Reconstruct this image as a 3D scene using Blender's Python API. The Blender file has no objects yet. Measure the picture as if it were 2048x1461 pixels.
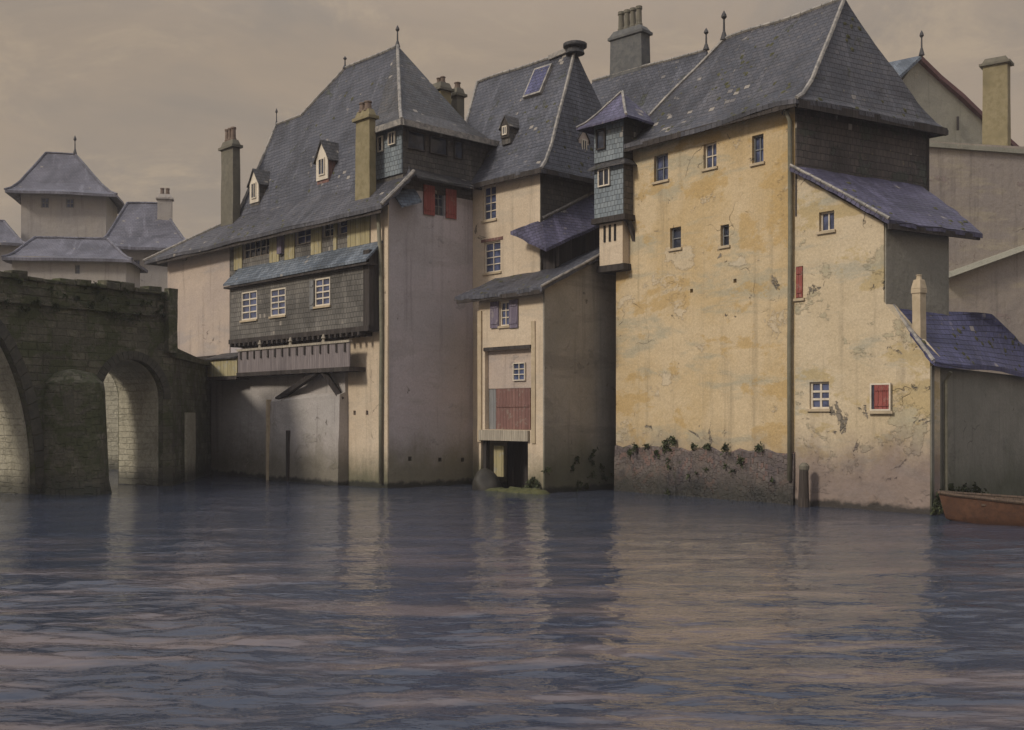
import bpy, bmesh, math, random
from mathutils import Vector, noise, Matrix
random.seed(7)
SC = bpy.context.scene
COL = SC.collection
R = math.radians
# ------------------------------------------------------------------ survey
# the place is surveyed from the far bank: eye 3 m above the water
F_PX, CX, HZ, EYE = 2150.0, 1024.0, 830.0, 3.0
def xy(px, k):
    return Vector(((px - CX) * EYE / k, F_PX * EYE / k))
def P(px, py, k):
    return Vector(((px - CX) * EYE / k, F_PX * EYE / k, EYE + (HZ - py) * EYE / k))
def along(p, d, px):            # point on plan line p + t*d seen at bearing px
    r = (px - CX) / F_PX
    t = (r * p.y - p.x) / (d.x - r * d.y)
    return p + d * t
def zat(p, py):                 # height at plan point p of sight line py
    return EYE + (HZ - py) * p.y / F_PX
def v3(p, z): return Vector((p.x, p.y, z))

# ------------------------------------------------------------------ materials
class NT:
    def __init__(s, name):
        s.m = bpy.data.materials.new(name); s.m.use_nodes = True
        s.t = s.m.node_tree; s.n = s.t.nodes; s.l = s.t.links
        s.b = s.n['Principled BSDF']
        s.geo = s.n.new('ShaderNodeNewGeometry'); s.pos = s.geo.outputs['Position']
        s.uvn = s.n.new('ShaderNodeUVMap'); s.uv = s.uvn.outputs['UV']
    def put(s, sock, v):
        if isinstance(v, bpy.types.NodeSocket): s.l.new(v, sock)
        elif isinstance(v, (tuple, list)) and len(v) == 3 and sock.type == 'RGBA': sock.default_value = (*v, 1)
        else: sock.default_value = v
    def map(s, vec, scale=(1, 1, 1), loc=(0, 0, 0), rot=(0, 0, 0)):
        n = s.n.new('ShaderNodeMapping'); s.put(n.inputs['Vector'], vec)
        n.inputs['Scale'].default_value = scale; n.inputs['Location'].default_value = loc; n.inputs['Rotation'].default_value = rot
        return n.outputs[0]
    def noise(s, vec, scale=1, detail=4, rough=.55, dist=0, col=False):
        n = s.n.new('ShaderNodeTexNoise'); s.put(n.inputs['Vector'], vec)
        n.inputs['Scale'].default_value = scale; n.inputs['Detail'].default_value = detail
        n.inputs['Roughness'].default_value = rough; n.inputs['Distortion'].default_value = dist
        return n.outputs['Color' if col else 'Fac']
    def voro(s, vec, scale=1, feature='F1', out='Distance', rnd=1):
        n = s.n.new('ShaderNodeTexVoronoi'); n.feature = feature; s.put(n.inputs['Vector'], vec)
        n.inputs['Scale'].default_value = scale; n.inputs['Randomness'].default_value = rnd
        return n.outputs[out]
    def ramp(s, fac, a, b, lo=0., hi=1.):
        n = s.n.new('ShaderNodeMapRange'); n.interpolation_type = 'SMOOTHSTEP'; s.put(n.inputs['Value'], fac)
        n.inputs['From Min'].default_value = a; n.inputs['From Max'].default_value = b
        n.inputs['To Min'].default_value = lo; n.inputs['To Max'].default_value = hi
        return n.outputs[0]
    def mix(s, fac, a, b, blend='MIX'):
        n = s.n.new('ShaderNodeMix'); n.data_type = 'RGBA'; n.blend_type = blend
        s.put(n.inputs[0], fac); s.put(n.inputs[6], a); s.put(n.inputs[7], b)
        return n.outputs[2]
    def math(s, op, a, b=0.):
        n = s.n.new('ShaderNodeMath'); n.operation = op; s.put(n.inputs[0], a); s.put(n.inputs[1], b)
        return n.outputs[0]
    def add3(s, a, b):
        n = s.n.new('ShaderNodeVectorMath'); n.operation = 'ADD'; s.put(n.inputs[0], a); s.put(n.inputs[1], b)
        return n.outputs[0]
    def scl(s, a, k):
        n = s.n.new('ShaderNodeVectorMath'); n.operation = 'SCALE'; s.put(n.inputs[0], a); n.inputs['Scale'].default_value = k
        return n.outputs[0]
    def sep(s, vec):
        n = s.n.new('ShaderNodeSeparateXYZ'); s.put(n.inputs[0], vec); return n.outputs
    def grey(s, v):
        n = s.n.new('ShaderNodeCombineColor'); [s.put(n.inputs[i], v) for i in range(3)]; return n.outputs[0]
    def bump(s, h, strength=.5, dist=.02, nrm=None):
        n = s.n.new('ShaderNodeBump'); n.inputs['Strength'].default_value = strength; n.inputs['Distance'].default_value = dist
        s.put(n.inputs['Height'], h)
        if nrm is not None: s.put(n.inputs['Normal'], nrm)
        return n.outputs[0]
    def done(s, col, rough=.85, nrm=None, spec=.3, metal=0):
        s.put(s.b.inputs['Base Color'], col); s.put(s.b.inputs['Roughness'], rough)
        s.b.inputs['Specular IOR Level'].default_value = spec; s.b.inputs['Metallic'].default_value = metal
        if nrm is not None: s.put(s.b.inputs['Normal'], nrm)
        return s.m

def jit(s, vec, amt, scale):
    c = s.noise(vec, scale, 3, col=True)
    return s.add3(vec, s.scl(s.add3(c, (-.5, -.5, -.5)), amt))

def plaster(name, c1, c2, streak, patch, seed=0., streak_amt=.6, patch_at=.60, algae_z=(.2, 1.9), algae=(.055, .06, .035), rubble=.66, grain=.17, tint=None):
    s = NT(name); p = s.add3(s.pos, (seed * 7.3, seed * 3.1, seed * 5.7))
    col = s.mix(s.ramp(s.noise(p, .33, 5, .6, .4), .36, .64), c1, c2)
    col = s.mix(s.math('MULTIPLY', s.ramp(s.noise(s.map(p, (.24, .24, .95)), 1, 8, .66, .35), .50, .63), streak_amt), col, streak)
    pm_ = s.ramp(s.noise(s.map(p, (1, 1, 1.4)), .5, 9, .7, .2), patch_at + .02, patch_at + .045)
    col = s.mix(s.math('MULTIPLY', pm_, .6), col, patch)
    drip = s.ramp(s.noise(s.map(p, (2.6, 2.6, .16)), 1, 4, .6), .52, .75)
    col = s.mix(s.math('MULTIPLY', drip, .42), col, tuple(x * .42 for x in c2))
    if tint: col = s.mix(s.math('MULTIPLY', s.ramp(s.noise(s.map(p, (.45, .45, .75)), 1, 8, .66, .25), .54, .60), .7), col, tint)
    # rubble stone where the render has come away
    wp = jit(s, s.map(p, (1, 1, 1.7)), .12, 3)
    edge = s.voro(wp, 3.1, 'DISTANCE_TO_EDGE'); cell = s.voro(wp, 3.1, 'F1', 'Color')
    st = s.mix(s.sep(cell)[0], (.13, .115, .095), (.27, .235, .19))
    st = s.mix(s.ramp(edge, .02, .07), (.20, .18, .145), st)
    hole = s.ramp(s.noise(p, .8, 8, .72, .9), rubble, rubble + .025)
    col = s.mix(hole, col, st)
    g = s.noise(p, 14, 8, .8)
    col = s.mix(1.0, col, s.grey(s.ramp(g, .25, .75, 1 - grain, 1 + grain * .75)), 'MULTIPLY')
    cr = s.voro(jit(s, p, 1.1, .9), .55, 'DISTANCE_TO_EDGE')
    crack = s.math('MULTIPLY', s.ramp(cr, .001, .008, 1, 0), s.ramp(s.noise(p, .55, 3), .60, .68))
    col = s.mix(s.math('MULTIPLY', crack, .6), col, (.06, .05, .04))
    z = s.sep(s.pos)[2]
    wet = s.ramp(s.math('SUBTRACT', z, s.math('MULTIPLY', s.noise(s.map(p, (.8, .8, .4)), 1, 6, .7), 2.2)), algae_z[0] - 1.1, algae_z[1] - 1.1, 1, 0)
    al = s.mix(s.noise(p, 2.2, 5), algae, tuple(x * 1.9 for x in algae))
    col = s.mix(s.math('MULTIPLY', wet, .85), col, al)
    line = s.ramp(s.math('SUBTRACT', z, s.math('MULTIPLY', s.noise(p, 1.7, 5, .7), .5)), -.12, .06, 1, 0)
    col = s.mix(s.math('MULTIPLY', line, .85), col, (.018, .02, .02))
    h = s.math('ADD', s.math('MULTIPLY', s.noise(p, 1.3, 6, .6), 1.2), s.math('MULTIPLY', g, .12))
    h = s.math('SUBTRACT', h, s.math('MULTIPLY', hole, s.ramp(edge, .0, .08, .75, .25)))
    h = s.math('SUBTRACT', h, s.math('MULTIPLY', crack, .3))
    h = s.math('ADD', h, s.math('MULTIPLY', pm_, .22))
    return s.done(col, s.ramp(wet, 0, 1, .93, .5), s.bump(h, .9, .07), .2)

def slate(name, c1, c2, lichen=(.20, .17, .10), moss=(.05, .055, .03), seed=0., row=.19, wid=.25, lich=.63, mossat=.60, spec=.35):
    s = NT(name)
    uv = s.add3(s.uv, (seed * 1.7, seed * .9, 0))
    wob = jit(s, jit(s, uv, .07, .9), .02, 6)
    b = s.n.new('ShaderNodeTexBrick'); s.put(b.inputs['Vector'], wob)
    b.offset = .5; b.inputs['Scale'].default_value = 1; b.inputs['Brick Width'].default_value = wid; b.inputs['Row Height'].default_value = row
    b.inputs['Mortar Size'].default_value = .010; b.inputs['Mortar Smooth'].default_value = .3; b.inputs['Bias'].default_value = 0
    s.put(b.inputs['Color1'], (0, 0, 0)); s.put(b.inputs['Color2'], (1, 1, 1)); s.put(b.inputs['Mortar'], (.5, .5, .5))
    per = s.sep(b.outputs['Color'])[0]
    col = s.mix(s.ramp(per, 0, 1), c1, c2)
    big = s.noise(s.pos, .45, 5, .65, .5)
    col = s.mix(s.ramp(big, .42, .66, 0, .75), col, tuple(x * .5 for x in c1))
    col = s.mix(s.math('MULTIPLY', s.ramp(s.noise(s.map(uv, (1.6, .25, 1)), 1, 5, .6), .52, .7), .45), col, tuple(min(1, x * 1.7) for x in c2))
    lm = s.math('MULTIPLY', s.ramp(s.noise(s.pos, 5.5, 6, .7), lich, lich + .05), .8)
    col = s.mix(lm, col, lichen)
    mm = s.ramp(s.noise(s.pos, 1.1, 7, .7, .6), mossat, mossat + .08, 0, .75)
    col = s.mix(mm, col, moss)
    slip = s.math('MULTIPLY', s.ramp(per, .93, .96), s.ramp(s.noise(s.pos, .8, 3), .55, .62))
    col = s.mix(s.math('MULTIPLY', slip, .8), col, (.30, .27, .235))
    gap = b.outputs['Fac']
    col = s.mix(s.math('MULTIPLY', gap, .7), col, (.012, .012, .014))
    vv = s.sep(wob)[1]
    saw = s.math('FRACT', s.math('DIVIDE', vv, row))
    h = s.math('ADD', s.math('MULTIPLY', s.math('SUBTRACT', 1, saw), .8), s.math('MULTIPLY', per, .45))
    h = s.math('ADD', h, s.math('MULTIPLY', s.noise(s.pos, 12, 4), .3))
    h = s.math('ADD', h, s.math('MULTIPLY', mm, .8))
    h = s.math('SUBTRACT', h, s.math('MULTIPLY', gap, .8))
    return s.done(col, s.ramp(per, 0, 1, .55, .78), s.bump(h, 1.0, .03), spec)

def stone(name, c1, c2, mortar, seed=0., scale=2.2, moss=(.05, .055, .028), mossat=.56, stain=(.03, .028, .025), red=0.):
    s = NT(name); p = s.add3(s.pos, (seed * 3.3, seed * 5.1, seed * 2.2))
    uv = jit(s, jit(s, s.add3(s.uv, (seed, seed * .37, 0)), .10, 2.2), .06, 7)
    b = s.n.new('ShaderNodeTexBrick'); s.put(b.inputs['Vector'], uv)
    b.offset = .37; b.squash = 1.6; b.squash_frequency = 3; b.inputs['Scale'].default_value = scale / 2.2
    b.inputs['Brick Width'].default_value = .52; b.inputs['Row Height'].default_value = .25
    b.inputs['Mortar Size'].default_value = .022; b.inputs['Mortar Smooth'].default_value = .8; b.inputs['Bias'].default_value = 0
    s.put(b.inputs['Color1'], (0, 0, 0)); s.put(b.inputs['Color2'], (1, 1, 1)); s.put(b.inputs['Mortar'], (.5, .5, .5))
    per = s.sep(b.outputs['Color'])[0]; gap = b.outputs['Fac']
    col = s.mix(per, c1, c2)
    if red: col = s.mix(s.math('MULTIPLY', s.ramp(per, .74, .8), red), col, (.165, .08, .068))
    col = s.mix(s.math('MULTIPLY', gap, .7), col, mortar)
    col = s.mix(s.ramp(s.noise(p, .5, 6, .65, .6), .46, .66, 0, .75), col, stain)
    col = s.mix(s.ramp(s.noise(s.map(p, (2, 2, .25)), 1, 5, .6), .55, .72, 0, .5), col, stain)
    lost = s.ramp(s.noise(p, .8, 6, .7), .45, .58)
    col = s.mix(s.math('MULTIPLY', lost, .55), col, mortar)
    mm = s.ramp(s.noise(p, .95, 7, .7, .7), mossat, mossat + .1, 0, .8)
    col = s.mix(mm, col, moss)
    g = s.noise(p, 11, 7, .75)
    col = s.mix(1.0, col, s.grey(s.ramp(g, .25, .75, .72, 1.22)), 'MULTIPLY')
    z = s.sep(s.pos)[2]
    wet = s.ramp(s.math('SUBTRACT', z, s.noise(p, .9, 5, .7)), -.35, .55, 1, 0)
    col = s.mix(s.math('MULTIPLY', wet, .75), col, (.022, .026, .022))
    h = s.math('MULTIPLY', s.math('SUBTRACT', 1, gap), s.ramp(lost, 0, 1, .9, .35))
    h = s.math('ADD', h, s.math('MULTIPLY', per, .4))
    h = s.math('ADD', h, s.math('MULTIPLY', s.noise(p, 3, 6, .65), .9))
    h = s.math('ADD', h, s.math('MULTIPLY', g, .4))
    return s.done(col, s.ramp(wet, 0, 1, .92, .45), s.bump(h, 1, .055), .2)

def wood(name, c1, c2, width=.16, rough=.8, peel=None):
    s = NT(name)
    x = s.sep(s.uv); u = s.math('DIVIDE', x[0], width)
    cell = s.math('FLOOR', u); fr = s.math('FRACT', u)
    w = s.n.new('ShaderNodeTexWhiteNoise'); w.noise_dimensions = '1D'; s.put(w.inputs['W'], cell)
    col = s.mix(w.outputs['Value'], c1, c2)
    gr = s.noise(s.map(s.uv, (22, 1.4, 1)), 1, 5, .6)
    col = s.mix(s.ramp(gr, .35, .7, 0, .55), col, tuple(q * .45 for q in c1))
    if peel: col = s.mix(s.ramp(s.noise(s.pos, 3.5, 7, .72), .55, .62, 0, .8), col, peel)
    gap = s.math('ADD', s.ramp(fr, .0, .07, 1, 0), s.ramp(fr, .93, 1, 0, 1))
    col = s.mix(s.math('MULTIPLY', gap, .75), col, (.012, .011, .01))
    h = s.math('SUBTRACT', s.math('MULTIPLY', gr, .3), gap)
    return s.done(col, rough, s.bump(h, .8, .012), .25)

def plain(name, c1, c2, rough=.8, scale=6, spec=.3, metal=0, bump=.4):
    s = NT(name)
    n = s.noise(s.pos, scale, 7, .7)
    col = s.mix(s.ramp(n, .35, .65), c1, c2)
    col = s.mix(s.ramp(s.noise(s.pos, scale * .25, 5, .65), .5, .7, 0, .5), col, tuple(x * .5 for x in c1))
    return s.done(col, rough, s.bump(n, bump, .02), spec, metal)

def glassy(name, c=(.018, .022, .034)):
    s = NT(name)
    h = s.noise(s.pos, 3.5, 2)
    col = s.mix(s.ramp(s.noise(s.pos, 1.7, 3), .4, .6), c, tuple(x * 2.2 for x in c))
    return s.done(col, .07, s.bump(h, .25, .03), .5)

M = {}
M['slate'] = slate('slate grey', (.054, .057, .074), (.094, .096, .115))
M['slate_warm'] = slate('slate brown grey', (.052, .053, .066), (.092, .09, .102), seed=3)
M['slate_dark'] = slate('slate dark', (.05, .049, .052), (.085, .08, .08), seed=5)
M['slate_blue'] = slate('slate blue', (.10, .125, .16), (.155, .18, .215), seed=9, mossat=.72)
M['slate_violet'] = slate('slate violet', (.058, .054, .10), (.10, .094, .155), seed=11, mossat=.66)
M['slate_indigo'] = slate('slate indigo', (.048, .05, .12), (.088, .09, .18), seed=12, mossat=.7)
M['chim_blue'] = plain('sooty blue grey render', (.085, .088, .092), (.14, .14, .135), .9, 4)
M['slate_hazy'] = slate('slate hazy violet', (.13, .128, .16), (.17, .167, .20), seed=14, mossat=.75, lich=.7)  # paler and more violet: distance haze put into the roof colour
M['hung_brown'] = slate('slate hanging brown', (.055, .045, .042), (.10, .083, .073), moss=(.05, .06, .045), seed=21, row=.24, wid=.2, mossat=.53)
M['hung_grey'] = slate('slate hanging grey', (.115, .108, .098), (.155, .145, .13), seed=23, row=.22, wid=.2, mossat=.8, lich=.72)
M['hung_lit_blue'] = slate('slate hanging lit blue', (.14, .17, .195), (.20, .23, .25), seed=25, row=.2, wid=.18, mossat=.78, lich=.7)  # blue slates, lightened for the faces turned to the sun
M['hung_dark'] = slate('slate hanging dark', (.07, .064, .058), (.12, .108, .095), seed=26, row=.22, wid=.2, mossat=.7)  # darkness stands for the shaded sides of turret, pavilion and tall house
M['yellow'] = plaster('ochre render', (.51, .385, .215), (.57, .455, .295), (.37, .345, .26), (.56, .48, .36), 1, .7, .575, (.9, 2.9), (.15, .125, .10), .63, .2, (.47, .325, .14))
M['wing'] = plaster('pale ochre render', (.53, .435, .295), (.58, .485, .345), (.37, .355, .285), (.37, .34, .24), 2, .75, .56, (1.0, 3.0), (.135, .105, .10), .63, .2, (.44, .34, .17))
M['cream'] = plaster('cream render', (.55, .45, .335), (.60, .50, .38), (.45, .395, .32), (.40, .35, .26), 3, .5, .63)
M['pink'] = plaster('pinkish render', (.42, .35, .305), (.48, .395, .33), (.34, .31, .30), (.36, .32, .30), 4, .55, .6)
M['mauve'] = plaster('mauve grey render', (.48, .435, .45), (.42, .39, .40), (.375, .345, .345), (.35, .335, .345), 5, .6, .62, (.7, 2.6), (.115, .108, .07), .66)
M['shade_stone'] = plaster('shaded side render', (.33, .30, .26), (.27, .25, .215), (.20, .185, .165), (.20, .19, .165), 6, .6, .6, (.6, 2.8), (.06, .062, .04), .62)  # darker than the cream front: shade of the side wall in the colour
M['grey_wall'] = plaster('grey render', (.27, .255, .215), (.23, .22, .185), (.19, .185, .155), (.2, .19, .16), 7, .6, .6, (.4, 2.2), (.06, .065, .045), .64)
M['lavender'] = plaster('grey lavender render', (.42, .385, .37), (.38, .355, .34), (.33, .31, .285), (.36, .335, .30), 12, .55, .6, (.6, 2.6), (.11, .10, .075), .63)
M['back_wall'] = plaster('mauve grey hillside render', (.36, .31, .265), (.32, .28, .255), (.42, .365, .28), (.32, .25, .24), 8, .8, .6, rubble=.8)
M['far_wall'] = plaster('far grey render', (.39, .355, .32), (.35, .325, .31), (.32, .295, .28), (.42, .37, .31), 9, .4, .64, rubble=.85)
M['gable'] = plaster('grey green render', (.33, .32, .26), (.29, .28, .235), (.25, .245, .21), (.37, .34, .27), 10, .5, .6)
M['bridge'] = stone('bridge stone', (.105, .102, .072), (.185, .172, .125), (.10, .095, .07), 1, 1.9, mossat=.46, stain=(.055, .052, .042), moss=(.065, .075, .034))
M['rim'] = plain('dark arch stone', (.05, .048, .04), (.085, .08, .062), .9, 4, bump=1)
M['bridge_pale'] = stone('quay stone', (.40, .375, .29), (.45, .42, .33), (.39, .365, .28), 2, 2.2, mossat=.66, stain=(.27, .25, .19))  # quay stone; its paleness also stands for light inside the arches
M['stone_grey'] = stone('grey river stone', (.36, .335, .30), (.43, .405, .36), (.37, .345, .305), 3, 2.3, mossat=.6, stain=(.24, .222, .2))
M['stone_base'] = stone('dark plinth stone', (.12, .098, .10), (.21, .18, .16), (.14, .12, .105), 4, 2.6, mossat=.6, red=.55, stain=(.05, .045, .055))
M['quoin'] = plain('pale quoin stone', (.40, .325, .22), (.5, .41, .29), .9, 4)
M['lead'] = plain('lead', (.15, .145, .14), (.36, .33, .29), .6, 5, .4)  # pale mottling puts broken highlights of hips and ridges into the lead
M['iron'] = plain('iron', (.03, .03, .035), (.055, .05, .05), .6, 20, .4)
M['timber'] = wood('dark timber', (.04, .034, .032), (.07, .06, .055), .3)
M['boards'] = wood('dark boards', (.028, .024, .024), (.05, .042, .04), .2)
M['gallery'] = wood('mauve weathered boards', (.20, .175, .18), (.27, .235, .235), .14)
M['paleboard'] = wood('pale weathered boards', (.36, .32, .26), (.46, .41, .33), .13)
M['yellowboard'] = wood('yellow painted boards', (.38, .33, .185), (.45, .395, .235), .35, peel=(.34, .33, .29))
M['white'] = plain('white painted wood', (.58, .52, .43), (.68, .61, .5), .7, 8)
M['red'] = wood('red painted boards', (.27, .075, .065), (.33, .10, .085), .14, peel=(.30, .16, .13))
M['redbrown'] = wood('red brown boards', (.19, .10, .09), (.25, .14, .12), .18, peel=(.24, .19, .16))
M['purple'] = wood('violet painted boards', (.17, .145, .20), (.22, .19, .25), .12, peel=(.26, .23, .24))
M['greyboard'] = wood('grey painted boards', (.21, .215, .22), (.27, .27, .27), .15)
M['brick'] = plain('chimney render olive', (.20, .17, .095), (.265, .225, .135), .9, 4)
M['chim_dark'] = plain('chimney render dark', (.12, .112, .088), (.17, .155, .12), .9, 4)
M['pot'] = plain('clay pot', (.12, .085, .065), (.19, .14, .11), .8, 8)
M['verge'] = plain('red brown verge tile', (.10, .05, .055), (.15, .075, .07), .8, 5)
M['glass'] = glassy('window glass')
M['glass_blue'] = glassy('window glass blue', (.045, .055, .10))
M['dark'] = plain('dark opening', (.012, .011, .011), (.022, .02, .018), .95, 3)
M['pipe'] = plain('painted drainpipe', (.15, .145, .105), (.21, .195, .145), .6, 7)
M['post'] = wood('wet mooring timber', (.055, .045, .04), (.085, .07, .06), .08)
M['ledge'] = plain('mossy ledge', (.05, .056, .024), (.10, .10, .045), .95, 5, bump=1)
M['moss'] = plain('roof moss', (.045, .048, .022), (.10, .095, .05), .95, 6, bump=1)
M['soil'] = plain('bank earth', (.10, .09, .06), (.16, .14, .09), .95, 1, bump=1)
M['boat'] = plain('brown boat paint', (.085, .045, .03), (.14, .07, .042), .65, 5)
M['boat_in'] = wood('boat inside', (.085, .06, .045), (.12, .085, .06), .17)
M['rock'] = plain('wet boulder', (.035, .033, .03), (.06, .055, .045), .6, 2, bump=1)

# ------------------------------------------------------------------ mesh tools
ORIG = {}
def uvs(me):
    if not me.uv_layers: me.uv_layers.new(name='UVMap')
    ul = me.uv_layers[0].data
    for p in me.polygons:
        n = p.normal
        if abs(n.z) > .97: a, b = Vector((1, 0, 0)), Vector((0, 1, 0))
        else:
            a = Vector((0, 0, 1)).cross(n).normalized(); b = n.cross(a)
        for li in p.loop_indices:
            co = me.vertices[me.loops[li].vertex_index].co
            ul[li].uv = (co.dot(a), co.dot(b))

def link(name, me, mat, parent, origin=None, smooth=False):
    o = bpy.data.objects.new(name, me); COL.objects.link(o)
    me.materials.append(mat)
    if parent is not None:
        org = ORIG[parent.name]; o.parent = parent
    else:
        org = origin if origin is not None else Vector((0, 0, 0)); o.location = org
    me.transform(Matrix.Translation(-org)); ORIG[o.name] = org
    if smooth:
        for p in me.polygons: p.use_smooth = True
    return o

class MB:
    def __init__(s): s.v = []; s.f = []
    def add(s, vs, fs):
        b = len(s.v); s.v += [Vector(x) for x in vs]; s.f += [[i + b for i in f] for f in fs]; return s
    def prism(s, foot, z0, ztop):
        n = len(foot); zt = ztop if isinstance(ztop, (list, tuple)) else [ztop] * n
        z0 = z0 if isinstance(z0, (list, tuple)) else [z0] * n
        vs = [v3(p, z0[i]) for i, p in enumerate(foot)] + [v3(p, zt[i]) for i, p in enumerate(foot)]
        fs = [list(range(n))[::-1], list(range(n, 2 * n))] + [[i, (i + 1) % n, n + (i + 1) % n, n + i] for i in range(n)]
        return s.add(vs, fs)
    def hexa(s, pts):   # 8 points: bottom ring 4, top ring 4
        return s.add(pts, [[3, 2, 1, 0], [4, 5, 6, 7], [0, 1, 5, 4], [1, 2, 6, 5], [2, 3, 7, 6], [3, 0, 4, 7]])
    def fbox(s, fc, u0, u1, z0, z1, o0, o1):
        q = lambda u, z, o: fc.pt(u, z, o)
        return s.hexa([q(u0, z0, o0), q(u1, z0, o0), q(u1, z0, o1), q(u0, z0, o1), q(u0, z1, o0), q(u1, z1, o0), q(u1, z1, o1), q(u0, z1, o1)])
    def bar(s, p, q, w, h, up=Vector((0, 0, 1))):
        p, q = Vector(p), Vector(q); d = (q - p).normalized()
        if abs(d.dot(up)) > .98: up = Vector((1, 0, 0))
        a = d.cross(up).normalized() * w / 2; b = a.normalized().cross(d) * h / 2
        return s.hexa([p - a - b, p + a - b, q + a - b, q - a - b, p - a + b, p + a + b, q + a + b, q - a + b])
    def tube(s, pts, rad, n=8):
        rings = []
        for i, p in enumerate(pts):
            p = Vector(p); a = Vector(pts[max(0, i - 1)]); b = Vector(pts[min(len(pts) - 1, i + 1)]); d = (b - a).normalized()
            u = d.cross(Vector((0, 0, 1)) if abs(d.z) < .9 else Vector((1, 0, 0))).normalized(); w = d.cross(u)
            r = rad[i] if isinstance(rad, (list, tuple)) else rad
            rings.append([p + (u * math.cos(2 * math.pi * j / n) + w * math.sin(2 * math.pi * j / n)) * r for j in range(n)])
        vs = sum(rings, []); fs = [list(range(n))[::-1], [len(vs) - n + j for j in range(n)]]
        for i in range(len(rings) - 1):
            for j in range(n):
                fs.append([i * n + j, i * n + (j + 1) % n, (i + 1) * n + (j + 1) % n, (i + 1) * n + j])
        return s.add(vs, fs)
    def build(s, name, mat, parent=None, cut=None, origin=None, smooth=False, bevel=0, rough=0, grid=0):
        bm = bmesh.new(); vs = [bm.verts.new(v) for v in s.v]
        for f in s.f:
            try: bm.faces.new([vs[i] for i in f])
            except ValueError: pass
        bmesh.ops.recalc_face_normals(bm, faces=bm.faces[:])
        if bevel: bmesh.ops.bevel(bm, geom=bm.edges[:], offset=bevel, segments=2, profile=.6, affect='EDGES', clamp_overlap=True)
        if grid:
            bmesh.ops.subdivide_edges(bm, edges=bm.edges[:], cuts=grid, use_grid_fill=True)
        if rough:
            for v in bm.verts:
                c = v.co * 1.3
                v.co += Vector((noise.noise(c), noise.noise(c + Vector((7, 3, 1))), noise.noise(c + Vector((2, 9, 5))) * .6)) * rough
        me = bpy.data.meshes.new(name); bm.to_mesh(me); bm.free()
        if cut is not None and cut.v:
            me = carve(me, cut)
            me.name = name
        uvs(me)
        return link(name, me, mat, parent, origin, smooth)

def carve(me, cut):
    a = bpy.data.objects.new('tmp_a', me); COL.objects.link(a)
    bm = bmesh.new(); vs = [bm.verts.new(v) for v in cut.v]
    for f in cut.f: bm.faces.new([vs[i] for i in f])
    bmesh.ops.recalc_face_normals(bm, faces=bm.faces[:])
    cm = bpy.data.meshes.new('tmp_c'); bm.to_mesh(cm); bm.free()
    c = bpy.data.objects.new('tmp_c', cm); COL.objects.link(c)
    mod = a.modifiers.new('b', 'BOOLEAN'); mod.operation = 'DIFFERENCE'; mod.solver = 'EXACT'; mod.object = c; mod.use_self = True
    bpy.context.view_layer.update()
    dg = bpy.context.evaluated_depsgraph_get()
    out = bpy.data.meshes.new_from_object(a.evaluated_get(dg))
    bpy.data.objects.remove(a); bpy.data.objects.remove(c); bpy.data.meshes.remove(cm); bpy.data.meshes.remove(me)
    return out

class Face:     # a vertical facade over plan line A-B
    def __init__(s, A, B, off=0.):
        s.A = A.copy(); s.d = (B - A).normalized(); s.L = (B - A).length
        n = Vector((s.d.y, -s.d.x))
        if n.dot(-A) < 0: n = -n
        s.n = n; s.A += n * off
    def pt(s, u, z, o=0.): return v3(s.A + s.d * u + s.n * o, z)
    def u(s, px): return (along(s.A, s.d, px) - s.A).dot(s.d)
    def z(s, px, py): return zat(along(s.A, s.d, px), py)
    def rect(s, x0, y0, x1, y1):
        xm = (x0 + x1) / 2
        return s.u(x0), s.z(xm, y1), s.u(x1), s.z(xm, y0)

def empty(name, loc, label, cat, group=None, kind=None):
    o = bpy.data.objects.new(name, None); COL.objects.link(o); o.location = loc; o.empty_display_size = .5
    ORIG[o.name] = Vector(loc); o['label'] = label; o['category'] = cat
    if group: o['group'] = group
    if kind: o['kind'] = kind
    return o
def tag(o, label, cat, group=None, kind=None):
    o['label'] = label; o['category'] = cat
    if group: o['group'] = group
    if kind: o['kind'] = kind

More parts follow.
